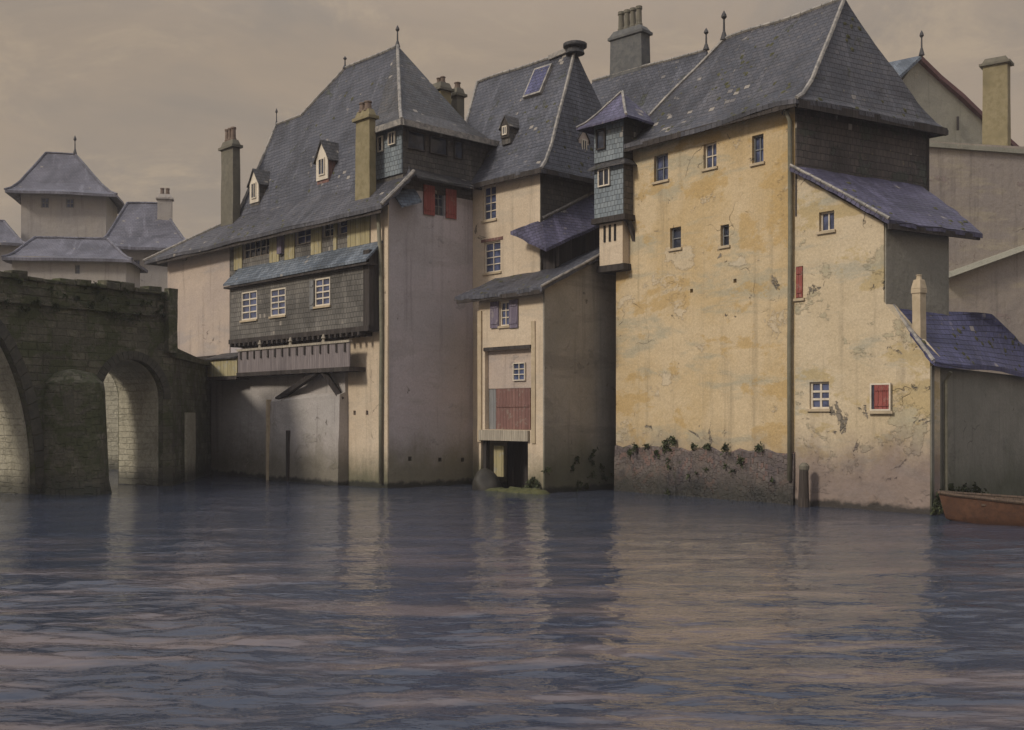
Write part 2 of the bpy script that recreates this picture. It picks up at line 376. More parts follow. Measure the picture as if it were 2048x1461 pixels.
def roof(name, polys, mat, parent, thick=.13, sag=.05, cuts=5, caps=None, capr=.075, capmat=None, moss=0):
    bm = bmesh.new(); uvl = None
    norms = []; lay = bm.faces.layers.int.new('src')
    for i, pl in enumerate(polys):
        pl = [Vector(p) for p in pl]
        f = bm.faces.new([bm.verts.new(p) for p in pl]); f.normal_update()
        n = f.normal.copy()
        if n.z < 0: f.normal_flip(); n = -n
        f[lay] = i; norms.append(n)
    bmesh.ops.remove_doubles(bm, verts=bm.verts[:], dist=.004)
    big = [f for f in bm.faces if len(f.verts) > 4]
    if big: bmesh.ops.triangulate(bm, faces=big)
    if cuts: bmesh.ops.subdivide_edges(bm, edges=bm.edges[:], cuts=cuts, use_grid_fill=True)
    for v in bm.verts:
        c = v.co
        v.co = c + Vector((0, 0, noise.noise(c * .35) * sag + noise.noise(c * 1.5) * sag * .3))
    for v in bm.verts:
        if v.is_boundary and cuts:
            c = v.co * 2.7
            v.co += Vector((noise.noise(c), noise.noise(c + Vector((5, 1, 8))), noise.noise(c + Vector((9, 4, 2))) * .5)) * min(.07, thick * .5)
    topco = [([l.vert.co.copy() for l in f.loops], f.normal.copy(), f.calc_area()) for f in bm.faces]
    top = bm.faces[:]; bound = [e for e in bm.edges if e.is_boundary]
    mp = {v: bm.verts.new(v.co - Vector((0, 0, thick))) for v in bm.verts[:]}
    for f in top:
        g = bm.faces.new([mp[v] for v in reversed(f.verts[:])]); g[lay] = f[lay]
    for e in bound:
        a, b = e.verts
        try:
            g = bm.faces.new([a, b, mp[b], mp[a]]); g[lay] = e.link_faces[0][lay]
        except ValueError: pass
    bmesh.ops.recalc_face_normals(bm, faces=bm.faces[:])
    uvl = bm.loops.layers.uv.new('UVMap')
    for f in bm.faces:
        n = norms[f[lay]]
        a = Vector((0, 0, 1)).cross(n)
        a = a.normalized() if a.length > .05 else Vector((1, 0, 0))
        b = n.cross(a)
        for lp in f.loops: lp[uvl].uv = (lp.vert.co.dot(a), lp.vert.co.dot(b))
    me = bpy.data.meshes.new(name); bm.to_mesh(me); bm.free()
    o = link(name, me, mat, parent)
    if moss:
        m = MB(); wts = [t_[2] for t_ in topco]
        zlo = min(c.z for t_ in topco for c in t_[0]); zhi = max(c.z for t_ in topco for c in t_[0])
        for _ in range(moss):
            cs, nr, _a = random.choices(topco, wts)[0]
            w_ = [random.random() for _k in cs]; c = sum((q * k for q, k in zip(cs, w_)), Vector()) / sum(w_)
            if nr.z < 0: nr = -nr
            if noise.noise(c * .5) < .08 + .3 * (c.z - zlo) / (zhi - zlo + .01) - .15: continue
            r_ = random.uniform(.04, .11); a_ = nr.orthogonal().normalized(); b_ = nr.cross(a_); k = 7
            ring = [c + (a_ * math.cos(j * 6.283 / k) + b_ * math.sin(j * 6.283 / k)) * r_ * random.uniform(.6, 1.3) for j in range(k)]
            m.add(ring + [c + nr * r_ * .45], [[j, (j + 1) % k, k] for j in range(k)])
        if m.v: m.build('moss', M['moss'], o, smooth=True)['kind'] = 'stuff'
    for seg in (caps or []):
        m = MB()
        for p, q in zip(seg, seg[1:]):
            p, q = Vector(p), Vector(q); L = (q - p).length; k = max(1, int(L / .45))
            for i in range(k):
                a = p.lerp(q, i / k); b = p.lerp(q, (i + .97) / k)
                for w in (a, b): w.z += noise.noise(w * .35) * sag + .03
                m.tube([a, b], [capr, capr * 1.15], 6)
        m.build('ridge_cap', capmat or M['lead'], o)
    return o

def hip_polys(c, ze, rl, rr, zr, rings=((0, 0), (.16, .075), (.36, .25), (1, 1))):
    e = [v3(p, ze) for p in c]; t = [v3(rl, zr), v3(rr, zr), v3(rr, zr), v3(rl, zr)]
    def ring(a, b):
        out = []
        for i in range(4):
            q = e[i].lerp(t[i], a); q.z = ze + (zr - ze) * b; out.append(q)
        return out
    rg = [ring(*r) for r in rings]
    polys = []
    for lo, hi in zip(rg, rg[1:]):
        for i in range(4):
            j = (i + 1) % 4; q = [lo[i], lo[j], hi[j], hi[i]]
            if (hi[i] - hi[j]).length < .01: q = q[:3]
            polys.append(q)
    caps = [[r[i] for r in rg] for i in range(4)]
    caps.append([t[0], t[1]])
    return polys, caps

def window(fc, rect, parent, cut, cols=2, rows=3, frame=None, glass=None, rec=.16, fw=.06, mw=.03, sill=True, px=True, lintel=None):
    u0, z0, u1, z1 = fc.rect(*rect) if px else rect
    frame = frame or M['white']; glass = glass or M['glass']
    if cut is not None: cut.fbox(fc, u0, u1, z0, z1, .3, -rec - .1)
    m = MB(); d0, d1 = -rec, -rec + .07
    m.fbox(fc, u0, u0 + fw, z0, z1, d0, d1).fbox(fc, u1 - fw, u1, z0, z1, d0, d1)
    m.fbox(fc, u0 + fw, u1 - fw, z0, z0 + fw, d0, d1).fbox(fc, u0 + fw, u1 - fw, z1 - fw, z1, d0, d1)
    W = u1 - u0 - 2 * fw; H = z1 - z0 - 2 * fw
    for i in range(1, cols):
        u = u0 + fw + W * i / cols; m.fbox(fc, u - mw / 2, u + mw / 2, z0 + fw, z1 - fw, d0 + .02, d1 - .012)
    for j in range(1, rows):
        z = z0 + fw + H * j / rows; m.fbox(fc, u0 + fw, u1 - fw, z - mw / 2, z + mw / 2, d0 + .022, d1 - .014)
    w = m.build('window', frame, parent)
    MB().fbox(fc, u0 + .01, u1 - .01, z0 + .01, z1 - .01, d0 - .015, d0 + .015).build('pane', glass, w)
    if sill: MB().fbox(fc, u0 - .07, u1 + .07, z0 - .09, z0 - .004, -rec + .08, .07).build('sill', M['quoin'], w)
    if lintel: MB().fbox(fc, u0 - .16, u1 + .16, z1 + .03, z1 + .15, -.05, .035).build('lintel', lintel, w)
    return w, (u0, z0, u1, z1)

def shutter(fc, u0, u1, z0, z1, mat, parent, o=.03, lab=None):
    m = MB().fbox(fc, u0, u1, z0, z1, o, o + .035)
    for f in (.18, .8):
        z = z0 + (z1 - z0) * f; m.fbox(fc, u0 + .03, u1 - .03, z - .04, z + .04, o + .037, o + .06)
    s = m.build('shutter', mat, parent)
    if lab: s['label'] = lab
    return s

def chimney(p, e, n, w, d, z0, z1, mat, parent, pots=3, potmat=None, capmat=None, name='chimney', poth=.5, cap=.1):
    """p plan centre, e/n plan axes"""
    def ring(a, b, z): return [v3(p - e * a - n * b, z), v3(p + e * a - n * b, z), v3(p + e * a + n * b, z), v3(p - e * a + n * b, z)]
    m = MB()
    m.hexa(ring(w / 2, d / 2, z0) + ring(w / 2 * .94, d / 2 * .94, z1 - .42))
    o = m.build(name, mat, parent, rough=.03, grid=3)
    m = MB().hexa(ring(w / 2 + cap, d / 2 + cap, z1 - .419) + ring(w / 2 + cap, d / 2 + cap, z1 - .28))
    m.hexa(ring(w / 2 + .02, d / 2 + .02, z1 - .279) + ring(w / 2 * .8, d / 2 * .8, z1))
    m.build('cap', capmat or mat, o, bevel=.015)
    for i in range(pots):
        q = p + e * (w * .72) * ((i + .5) / pots - .5)
        r = min(.15, w * .3 / pots)
        MB().tube([v3(q, z1 - .05), v3(q, z1 + poth * .15), v3(q, z1 + poth * .2), v3(q, z1 + poth * .85), v3(q, z1 + poth * .86), v3(q, z1 + poth)],
                  [r * 1.25, r * 1.2, r, r * .9, r * 1.15, r * 1.1], 10).build('pot', potmat or M['pot'], o)
    return o

def finial(p, h, parent, r=.05):
    MB().tube([p, p + Vector((0, 0, h * .25)), p + Vector((0, 0, h * .3)), p + Vector((0, 0, h * .7)), p + Vector((0, 0, h * .78)), p + Vector((0, 0, h * .86)), p + Vector((0, 0, h))],
              [r * 2.6, r * 1.2, r * .8, r * .6, r * 1.9, r * 1.6, r * .2], 8).build('finial', M['iron'], parent)

def dormer(c, e, n, w, h, rise, back, parent, rmat, fmat, cheek, win=True, over=.14):
    """c: base centre of the front (Vector3); the ridge runs back along n"""
    a, b = c.to_2d() - e * w / 2, c.to_2d() + e * w / 2; z0, z1 = c.z, c.z + h
    A3 = lambda p, z: v3(p, z)
    m = MB(); bk = n * back
    fr = [A3(a, z0 - .3), A3(b, z0 - .3), A3(b, z1), A3(c.to_2d(), z1 + rise), A3(a, z1)]
    bkp = [q + Vector((bk.x, bk.y, 0)) for q in fr]
    m.add(fr + bkp, [[0, 1, 2, 3, 4], [9, 8, 7, 6, 5]] + [[i, (i + 1) % 5, 5 + (i + 1) % 5, 5 + i] for i in range(5)])
    o = m.build('dormer', cheek, parent)
    f = Face(a, b, .004)
    MB().add([f.pt(0, z0 - .02, .0), f.pt(w, z0 - .02, 0), f.pt(w, z1, 0), f.pt(w / 2, z1 + rise, 0), f.pt(0, z1, 0),
              f.pt(0, z0 - .02, .05), f.pt(w, z0 - .02, .05), f.pt(w, z1, .05), f.pt(w / 2, z1 + rise, .05), f.pt(0, z1, .05)],
             [[4, 3, 2, 1, 0], [5, 6, 7, 8, 9]] + [[i, (i + 1) % 5, 5 + (i + 1) % 5, 5 + i] for i in range(5)]).build('front', fmat, o)
    if win:
        g = MB().fbox(f, w * .28, w * .72, z0 + h * .22, z0 + h * .92, .055, .075)
        g.build('pane', M['glass'], o)
        fr_ = MB(); u0, u1, y0, y1 = w * .24, w * .76, z0 + h * .18, z0 + h * .96
        fr_.fbox(f, u0, u0 + .05, y0, y1, .052, .1).fbox(f, u1 - .05, u1, y0, y1, .052, .1).fbox(f, u0 + .05, u1 - .05, y0, y0 + .05, .052, .1).fbox(f, u0 + .05, u1 - .05, y1 - .05, y1, .052, .1)
        fr_.fbox(f, w / 2 - .02, w / 2 + .02, y0 + .05, y1 - .05, .076, .095)
        fr_.build('frame', M['white'], o)
    # little roof
    k = rise / (w / 2); ov = over
    r0 = A3(c.to_2d() - n * ov, z1 + rise + .06); r1 = A3(c.to_2d() + n * back, z1 + rise + .06)
    m = []
    for sgn in (-1, 1):
        q0 = A3(c.to_2d() + e * sgn * (w / 2 + ov) - n * ov, z1 + .06 - ov * k); q1 = A3(c.to_2d() + e * sgn * (w / 2 + ov) + n * back, z1 + .06 - ov * k)
        m.append([r0, r1, q1, q0])
    roof('roof', m, rmat, o, .06, .01, 2)
    return o

# ================================================================== LEFT HOUSE
Lc, Le = xy(778, 148), xy(335, 111)
e = (Lc - Le).normalized(); n = Vector((-e.y, e.x))      # e: along the river towards us, n: inland
def Q(u, s, z): return v3(Lc + e * u + n * s, z)          # local survey of the left house
def QP(u, s): return Lc + e * u + n * s
LH = empty('riverside_house', v3(Lc, 0), 'large left house beside the bridge, slate hung gallery storey and two dormers', 'house')
fL = Face(Le, Lc); LL = fL.L
cut = MB()
loggia = []
for r, c_, rw, gl in (((486, 478, 541, 514), 5, 2, M['glass']), ((591, 455, 624, 488), 2, 2, M['glass_blue']), ((645, 442, 669, 474), 2, 2, M['glass']), ((676, 436, 697, 468), 1, 2, M['glass_blue'])):
    loggia.append((r, c_, rw, gl))
for px, py in ((712, 826), (737, 826)):
    u, z = fL.u(px), fL.z(px, py); cut.fbox(fL, u - .09, u + .09, z - .09, z + .09, .2, -.35)
fS = Face(Lc, Lc + n * 5)                                  # the mauve side wall
for px, py in ((820, 918), (880, 920), (925, 920)):
    u, z = fS.u(px), fS.z(px, py); cut.fbox(fS, u - .09, u + .09, z - .09, z + .09, .2, -.35)
for (r, c_, rw, gl) in loggia: window(fL, r, LH, cut, c_, rw, M['white'], gl, .14, .05, .035, False)
wS, rS = window(fS, (869, 378, 889, 432), LH, cut, 2, 3, M['greyboard'], M['glass'], .14, .05, .03, False)
for a_, b_ in ((rS[0] - .62, rS[0] - .03), (rS[2] + .03, rS[2] + .62)): shutter(fS, a_, b_, rS[1] - .05, rS[3] + .05, M['red'], LH, lab='faded red shutter on the shaded side wall')
wall = MB().prism([QP(-LL, 0), QP(0, 0), QP(0, 7), QP(-LL, 7)], -1, [11.6, 12.0, 13.4, 13.0])
wl = wall.build('wall', M['mauve'], LH, cut)
# facings of the river front: pink to the left, cream pier to the right (thin render coats, really proud of the wall)
def panel(fc, x0, x1, z0, z1, mat, o0, o1, name, parent, cutter=None, holes=()):
    return MB().fbox(fc, fc.u(x0) if x0 > -9e3 else 0, fc.u(x1), z0, z1, o0, o1).build(name, mat, parent, cutter, grid=0)
panel(fL, 337, 461, 6.0, 11.35, M['pink'], .003, .05, 'render_coat', LH)
c2 = MB()
for px, py in ((712, 826), (737, 826)):
    u, z = fL.u(px), fL.z(px, py); c2.fbox(fL, u - .09, u + .09, z - .09, z + .09, .4, -.4)
MB().fbox(fL, fL.u(699), fL.L + .004, -1, 6.6, .003, .075).build('render_coat', M['cream'], LH, c2)
MB().fbox(fL, fL.u(744), fL.L + .004, 6.604, 11.5, .003, .06).build('render_coat', M['cream'], LH)
MB().fbox(fL, fL.u(461) + .002, fL.u(744) - .002, 6.6, 11.5, .003, .02).build('lining', M['hung_grey'], LH, cut)
# yellow loggia panels between the top windows
for x0, x1 in ((470, 486), (541, 560), (571, 591), (624, 645), (669, 676), (697, 742)):
    xm = (x0 + x1) / 2
    MB().fbox(fL, fL.u(x0) + .01, fL.u(x1) - .01, 10.08, 11.45, .022, .07).build('panel', M['yellowboard'], LH)
MB().fbox(fL, fL.u(561), fL.u(570), 10.4, 11.45, .022, .2).build('post', M['purple'], LH)
# jettied storey hung with grey slates
zj0, zj1 = 6.62, 9.35
fj = Face(QP(-LL, -.62), QP(0, -.62))
cj = MB(); u0, u1 = fj.u(461), fj.u(727)
JW = []
for r in ((483, 583, 514, 640), (541, 577, 571, 632), (630, 556, 660, 612)):
    JW.append(window(fj, r, LH, cj, 2, 4, M['white'], M['glass_blue'], .08, .07, .06, True))
MB().fbox(fj, u0, u1, zj0, zj1, 0, -.6).build('jetty', M['hung_grey'], LH, cj)
r3 = JW[2][1]; shutter(fj, r3[0] - .33, r3[0] - .03, r3[1] - .1, r3[3] - .05, M['greyboard'], LH, .03, 'grey board shutter, half open')
MB().fbox(fj, u1 + .003, u1 + .42, zj0 - .2, zj1 + .35, .02, -.6).build('corner_post', M['timber'], LH)
MB().fbox(fj, u0 - .1, u1 + .42, zj0 - .22, zj0 - .003, .06, -.3).build('beam', M['timber'], LH, bevel=.02)
jm = MB()
for i in range(26):
    u = u0 + (u1 - u0) * (i + .5) / 26; jm.fbox(fj, u - .07, u + .07, zj0 - .38, zj0 - .224, .12, -.6)
jm.build('joists', M['timber'], LH)
# blue slate pent roof over the jetty
a0, a1 = u0 - .25, u1 + .55
roof('pent_roof', [[fj.pt(a0, 9.28, .28), fj.pt(a1, 9.28, .28), fj.pt(a1, 10.12, -.58), fj.pt(a0, 10.12, -.58)]], M['slate_blue'], LH, .1, .05, 6)
MB().fbox(fj, a0, a1, 9.06, 9.16, .24, -.3).build('soffit', M['timber'], LH)
# dark strip standing for the shadow under the pink wall
MB().fbox(fL, fL.u(340), u0 + .1, 5.75, 5.98, .003, .12).build('beam', M['timber'], LH)
# gallery below
fg = Face(QP(-LL, -.85), QP(0, -.85))
g0, g1 = fg.u(476), fg.u(699)
gm = MB().fbox(fg, g0, g1, 4.98, 5.98, 0, -.05)
ga = gm.build('gallery', M['gallery'], LH)
m = MB().fbox(fg, g0 - .05, g1 + .05, 5.984, 6.08, .05, -.1); m.build('handrail', M['paleboard'], ga)
m = MB().fbox(fg, g0 - .05, g1 + .05, 4.80, 4.976, .06, -.84); m.build('floor_beam', M['timber'], ga)
for i in range(15):
    u = g0 + (g1 - g0) * (i + .5) / 15; MB().fbox(fg, u - .05, u + .05, 5.6, 5.975, .004, .05).build('baluster', M['timber'], ga)
for i in (3, 7, 11):
    u = g0 + (g1 - g0) * i / 14; MB().tube([fg.pt(u, 6.08, -.03), fg.pt(u, 6.2, -.03), fg.pt(u, 6.24, -.03), fg.pt(u, 6.42, -.03)], [.09, .05, .1, .03], 8).build('finial', M['paleboard'], ga)
for (x0, y0, x1, y1) in ((632, 735, 566, 800), (643, 735, 697, 800)):
    ua, za = fg.u(x0), fg.z(x0, y0); ub = fL.u(x1); zb = fL.z(x1, y1)
    MB().bar(fg.pt(ua, 4.85, -.1), fL.pt(ub, zb, .3), .2, .22).build('brace', M['boards'], ga)
# yellow boarded closet left of the gallery
c0, c1 = fg.u(416), g0 - .06
cb = MB().fbox(fg, c0, c1, 4.86, 5.74, .02, -.8); cb = cb.build('closet', M['yellowboard'], LH)
roof('roof', [[fg.pt(c0 - .1, 5.74, .14), fg.pt(c1 + .02, 5.74, .14), fg.pt(c1 + .02, 6.05, -.8), fg.pt(c0 - .1, 6.05, -.8)]], M['slate_dark'], cb, .07, .01, 2)
MB().fbox(fg, c0 - .12, c1, 4.68, 4.856, .06, -.8).build('floor_beam', M['timber'], cb)
# river wall of grey stone and its buttress
s0, s1 = fL.u(422), fL.u(699)
MB().fbox(fL, s0, s1 - .003, -1, 4.9, .003, .22).build('stone_base', M['lavender'], LH, None, grid=10, rough=.03)
bt = MB(); b0, b1 = fL.u(560), s1 - .006
bt.hexa([fL.pt(b0, -1, .223), fL.pt(b1, -1, .223), fL.pt(b1, -1, .62), fL.pt(b0, -1, .62), fL.pt(b0, 3.95, .223), fL.pt(b1, 3.95, .223), fL.pt(b1, 3.85, .5), fL.pt(b0, 3.6, .5)])
bt.build('buttress', M['lavender'], LH, None, grid=6, rough=.03)
MB().fbox(fL, b0 - .14, b0 - .004, -.2, 3.7, .224, .66).build('quoin', M['quoin'], LH, None, grid=5, rough=.025)  # pale strip paints the sunlit left edge of the buttress
for px, zt, zb in ((600, 2.3, -.3), (424, 2.0, -.3)):
    u = fL.u(px); MB().fbox(fL, u - .05, u + .05, zb, zt, .23, .7 if px == 600 else .3).build('mooring_rail', M['timber'], LH)
# drainpipe on the cream pier
up = fL.u(768)
MB().tube([fL.pt(up, 11.3, .3), fL.pt(up, 9, .16), fL.pt(up + .05, 6, .16), fL.pt(up + .02, 3, .18), fL.pt(up, .2, .16)], .085, 10).build('drainpipe', M['pipe'], LH, smooth=True)
# skirt roof
B1 = along(QP(0, .9), e, 472); ub1 = (B1 - QP(0, .9)).dot(e)
ez, bz, tip = 11.35, 12.95, -LL - 1.3
polys = [[Q(tip, -.75, ez), Q(.55, -.75, ez), Q(.55, .9, bz), Q(ub1, .9, bz)], [Q(tip, -.75, ez), Q(ub1, .9, bz), Q(ub1, 5, bz), Q(tip, 7.4, ez)]]
roof('skirt_roof', polys, M['slate_warm'], LH, .16, .1, 14, [[Q(tip, -.75, ez), Q(ub1, .9, bz)], [Q(.5, -.75, ez), Q(.5, .9, bz)]], moss=260)
MB().fbox(Face(QP(-LL, -.68), QP(0, -.68)), .2, LL + .4, ez - .3, ez - .16, .02, -.04).build('eaves_board', M['timber'], LH)
# pent along the mauve side
roof('side_pent', [[Q(.62, .95, 12.75), Q(.62, 4.5, 12.75), Q(-.05, 4.5, 13.2), Q(-.05, .95, 13.2)]], M['slate_dark'], LH, .1, .03, 3)
roof('hood', [[Q(.5, .25, 11.45), Q(.5, 1.3, 11.8), Q(-.02, 1.3, 12.4), Q(-.02, .25, 12.05)]], M['slate_blue'], LH, .08, .02, 2)
# steep upper roof
pl0, pl1, pl2 = Q(0, .9, bz), Q(-5, .9, bz), Q(-5, 3.95, 20.0)
pn = (pl1 - pl0).cross(pl2 - pl0).normalized()
def onroof(px, py):
    d = Vector(((px - CX) / F_PX, 1, (HZ - py) / F_PX)); o = Vector((0, 0, EYE))
    return o + d * ((pl0 - o).dot(pn) / d.dot(pn))
Rr2 = along(QP(0, 3.95), e, 795); Rl2 = along(QP(0, 3.95), e, 690)
uR, uRl = (Rr2 - QP(0, 3.95)).dot(e), (Rl2 - QP(0, 3.95)).dot(e)
h6, r5 = onroof(604, 232), onroof(553, 253)
zr2 = (h6.z + r5.z) / 2; h6.z = r5.z = zr2
def mir(p):  # mirror across the ridge line s = 3.95
    d = (p.to_2d() - QP(0, 3.95)).dot(n); q = p.to_2d() - n * 2 * d; return v3(q, p.z)
Rr, Rl = Q(uR, 3.95, 20), Q(uRl, 3.95, 20)
bl, br = Q(ub1 + .1, .9, bz), Q(.25, .9, bz)
rm = [[bl, br, Rr, Rl, h6, r5], [Rl, h6, mir(h6)], [r5, mir(r5), mir(h6), h6], [bl, r5, mir(r5), mir(bl)], [mir(bl), mir(br), Rr, Rl, mir(h6), mir(r5)]]
# split the front into convex pieces so it subdivides evenly
m6, m5 = Q((h6.to_2d() - QP(0, .9)).dot(e) + .6, .9, bz), None
rm = [[bl, m6, h6, r5], [m6, Q(uR, .9, bz), Rr, Rl], [m6, Rl, h6], [Q(uR, .9, bz), br, Rr], [Rl, h6, mir(h6)], [r5, mir(r5), mir(h6), h6], [bl, r5, mir(r5), mir(bl)],
      [mir(bl), mir(br), Rr, Rl, mir(h6), mir(r5)]]
roof('upper_roof', rm, M['slate'], LH, .15, .13, 10, [[Rl, Rr], [Rl, h6], [h6, r5], [r5, bl]], .07, moss=160)
# pavilion at the river end
fT, fTs = Face(QP(-2.0, .7), QP(0, .7)), Face(QP(0.004, .7), QP(0.004, 7))
MB().prism([QP(-2.0, .7), QP(.004, .7), QP(.004, 7), QP(-2.0, 7)], 12.3, 14.95).build('pavilion_wall', M['hung_dark'], LH)
MB().fbox(fT, .0, 2.0, 12.9, 14.9, .003, .06).build('lit_slates', M['hung_lit_blue'], LH)  # lighter blue slates paint the lit front; the side stays dark
ctp = [QP(-2.1, .3), QP(.45, .3), QP(.45, 6.2), QP(-2.1, 6.2)]
pv = [v3(p, 14.95) for p in ctp]
apex = Q(uR, 3.95, 20.06)
def rings(c, t):
    out = []
    for a, b in ((0, 0), (.14, .055), (.34, .2), (1, 1)):
        q = c.lerp(t, a); q.z = c.z + (t.z - c.z) * b; out.append(q)
    return out
rc = [rings(c, apex) for c in pv]; pp = []
for i in (0, 1, 2):
    j = i + 1
    for k in range(3):
        q = [rc[i][k], rc[j][k], rc[j][k + 1], rc[i][k + 1]]; pp.append(q[:3] if k == 2 else q)
roof('pavilion_roof', pp, M['slate_dark'], LH, .14, .04, 4, [rc[1]], .07)
m = MB()
m.bar(Q(-2.1, .27, 14.84), Q(.47, .27, 14.84), .1, .24); m.bar(Q(.49, .33, 14.84), Q(.49, 6.2, 14.84), .1, .24)
m.build('eaves_board', M['lead'], LH)
for i, (s_, w_) in enumerate(((1.35, .95), (2.55, .95), (3.65, .5))):
    window(fTs, (s_ - .7 - w_ / 2, 13.95, s_ - .7 + w_ / 2, 14.72), LH, None, 1, 1, M['timber'], M['glass'], -.02, .05, .03, False, False)
window(fT, (.45, 14.0, .8, 14.65), LH, None, 1, 1, M['white'], M['glass'], -.1, .04, .03, False, False)
window(fT, (1.2, 14.15, 1.65, 14.68), LH, None, 2, 1, M['white'], M['glass'], -.1, .04, .03, False, False)
finial(Rr, 1.0, LH); finial(Rl, .6, LH); finial(r5, .9, LH, .035)
# dormers and chimneys
d1, d2 = onroof(515, 402), onroof(651, 356)
dormer(d1 + Vector((0, 0, -.1)) - v3(n * .14, 0), e, n, .85, 1.0, .62, 1.6, LH, M['slate_dark'], M['white'], M['hung_dark'])
dormer(d2 + Vector((0, 0, -.1)) - v3(n * .14, 0), e, n, .95, 1.0, .75, 1.6, LH, M['slate_dark'], M['white'], M['redbrown'])
p1 = along(QP(0, .7), e, 461); chimney(p1, e, n, 1.25, .42, 11.9, zat(p1, 283), M['chim_dark'], LH, 3, M['pot'], M['chim_dark'], poth=.65)
p2 = along(QP(0, .1), e, 731); chimney(p2, e, n, 1.02, .34, 11.5, zat(p2, 222), M['brick'], LH, 2, M['pot'], M['brick'], poth=.35)

# ================================================================== MIDDLE HOUSE
ML = QP(.006, 4.5); MC = along(ML, e, 1080); MW = (MC - ML).length
def S(u, s, z=None):
    p = MC + e * u + n * s; return p if z is None else v3(p, z)
MH = empty('gabled_house', v3(MC, 0), 'narrow cream house with tall slate hip roof and flat lead cap, set back between neighbours', 'house')
fM = Face(ML, MC); cut = MB()
for r in ((966, 372, 992, 440), (968, 484, 1001, 545)):
    window(fM, r, MH, cut, 2, 4, M['white'], M['glass_blue'], .14, .06, .04, True, True, M['redbrown'])
MB().prism([ML, MC, S(0, 6), ML + n * 6], -1, 12.95).build('wall', M['cream'], MH, cut)
fMs = Face(MC, S(0, 6))
MB().fbox(fMs, .0, 6, 8, 12.9, .003, .06).build('slate_hanging', M['hung_dark'], MH)  # dark slates over the cream wall paint its shaded side
rr = along(S(0, 3), e, 1150); rl = along(S(0, 3), e, 955)
polys, caps = hip_polys([ML - e * 1.6 - n * .45, S(.5, -.45), S(.5, 6.5), ML - e * 1.6 + n * 6.5], 12.9, rl, rr, 18.7, ((0, 0), (.12, .06), (.3, .2), (1, 1)))
roof('roof', polys, M['slate'], MH, .15, .13, 9, [caps[1], caps[4], caps[0]], .07, moss=160)
m = MB().bar(ML - v3(e * 1.2, 0).to_2d().to_3d() if False else v3(ML - e * 1.2 - n * .42, 12.78), S(.5, -.42, 12.78), .08, .2)
m.bar(S(.47, -.38, 12.78), S(.47, 6.3, 12.78), .08, .2); m.build('eaves_board', M['timber'], MH)
# flat lead cap on the ridge end
d3 = v3(e, 0)
cp = MB().tube([v3(rr, 18.55), v3(rr, 18.8), v3(rr, 18.84), v3(rr, 18.97), v3(rr, 19.02)], [.42, .34, .52, .52, .4], 14)
cp.build('ridge_crown', M['slate_dark'], MH)
MB().bar(v3(rr - e * .1, 18.82), v3(rr - e * 1.5, 18.72), .3, .22).build('ridge_crown', M['lead'], MH, bevel=.03)
# dormers and skylights
def on_m(px, py, f=.5):
    a = v3(ML - e * 1.6 + n * -.45, 12.9); # approximate upper front plane through ridge
    q0 = S(-3, .6, 14.06); q1 = S(0, .6, 14.06); q2 = v3(rl, 18.7)
    nn = (q1 - q0).cross(q2 - q0).normalized(); d = Vector(((px - CX) / F_PX, 1, (HZ - py) / F_PX)); o = Vector((0, 0, EYE))
    return o + d * ((q0 - o).dot(nn) / d.dot(nn))
for px, py, w_ in ((955, 306, .7), (1022, 273, .55)):
    c = on_m(px, py) + Vector((0, 0, -.1)); dormer(c - v3(n * .3, 0), e, n, w_, .5, .4, 1.1, MH, M['slate_dark'], M['timber'], M['hung_dark'], True, .1)
q = on_m(1078, 165); sk = on_m(1096, 150); up_ = (v3(rl, 18.7) - S(-3, .6, 14.06)); up_ -= d3 * up_.dot(d3); up_.normalize()
nn = d3.cross(up_).normalized()
if nn.y > 0: nn = -nn
m = MB(); w_, h_ = .5, .75
def slab(m, c, a, b, nrm, w, h, t0, t1): m.hexa([c - a * w - b * h + nrm * t0, c + a * w - b * h + nrm * t0, c + a * w + b * h + nrm * t0, c - a * w + b * h + nrm * t0, c - a * w - b * h + nrm * t1, c + a * w - b * h + nrm * t1, c + a * w + b * h + nrm * t1, c - a * w + b * h + nrm * t1]); return m
o = slab(MB(), q, d3, up_, nn, .55, .8, -.1, .14).build('skylight', M['lead'], MH)
slab(MB(), q, d3, up_, nn, .46, .7, .141, .15).build('pane', M['slate_indigo'], o)
# small attic dormer on the hip towards us
hb = S(.5, 3, 13.4)
c = S(-.05, 2.6, 14.0)
dormer(c, n, -e, .6, .65, .4, 1.0, MH, M['slate_dark'], M['pink'], M['hung_dark'], True, .1)
# chimneys behind, at the far end
p3 = xy(882, 124); chimney(p3, e, n, .8, .7, 13, zat(p3, 168), M['brick'], MH, 2, M['pot'], M['chim_dark'], poth=.3)
p4 = xy(915, 122); chimney(p4, e, n, .5, .5, 13, zat(p4, 178), M['chim_dark'], MH, 1, M['pot'], poth=.3)

# ================================================================== MILL HOUSE (low front block)
FC_ = xy(1086, 157.5); FL_ = along(FC_, e, 958); FWd = (FC_ - FL_).length
def W(u, s, z=None):
    p = FC_ + e * u + n * s; return p if z is None else v3(p, z)
FH = empty('mill_house', v3(FC_, 0), 'low mill house under a lean-to slate roof, violet shutters, dark water gate below', 'house')
fF = Face(FL_, FC_); cut = MB()
w1, r1 = window(fF, (1000, 604, 1019, 652), FH, cut, 2, 3, M['white'], M['glass_blue'], .12, .05, .04, True)
shutter(fF, r1[0] - .52, r1[0] - .03, r1[1] - .06, r1[3] + .04, M['purple'], FH); shutter(fF, r1[2] + .03, r1[2] + .52, r1[1] - .12, r1[3] + .04, M['purple'], FH)
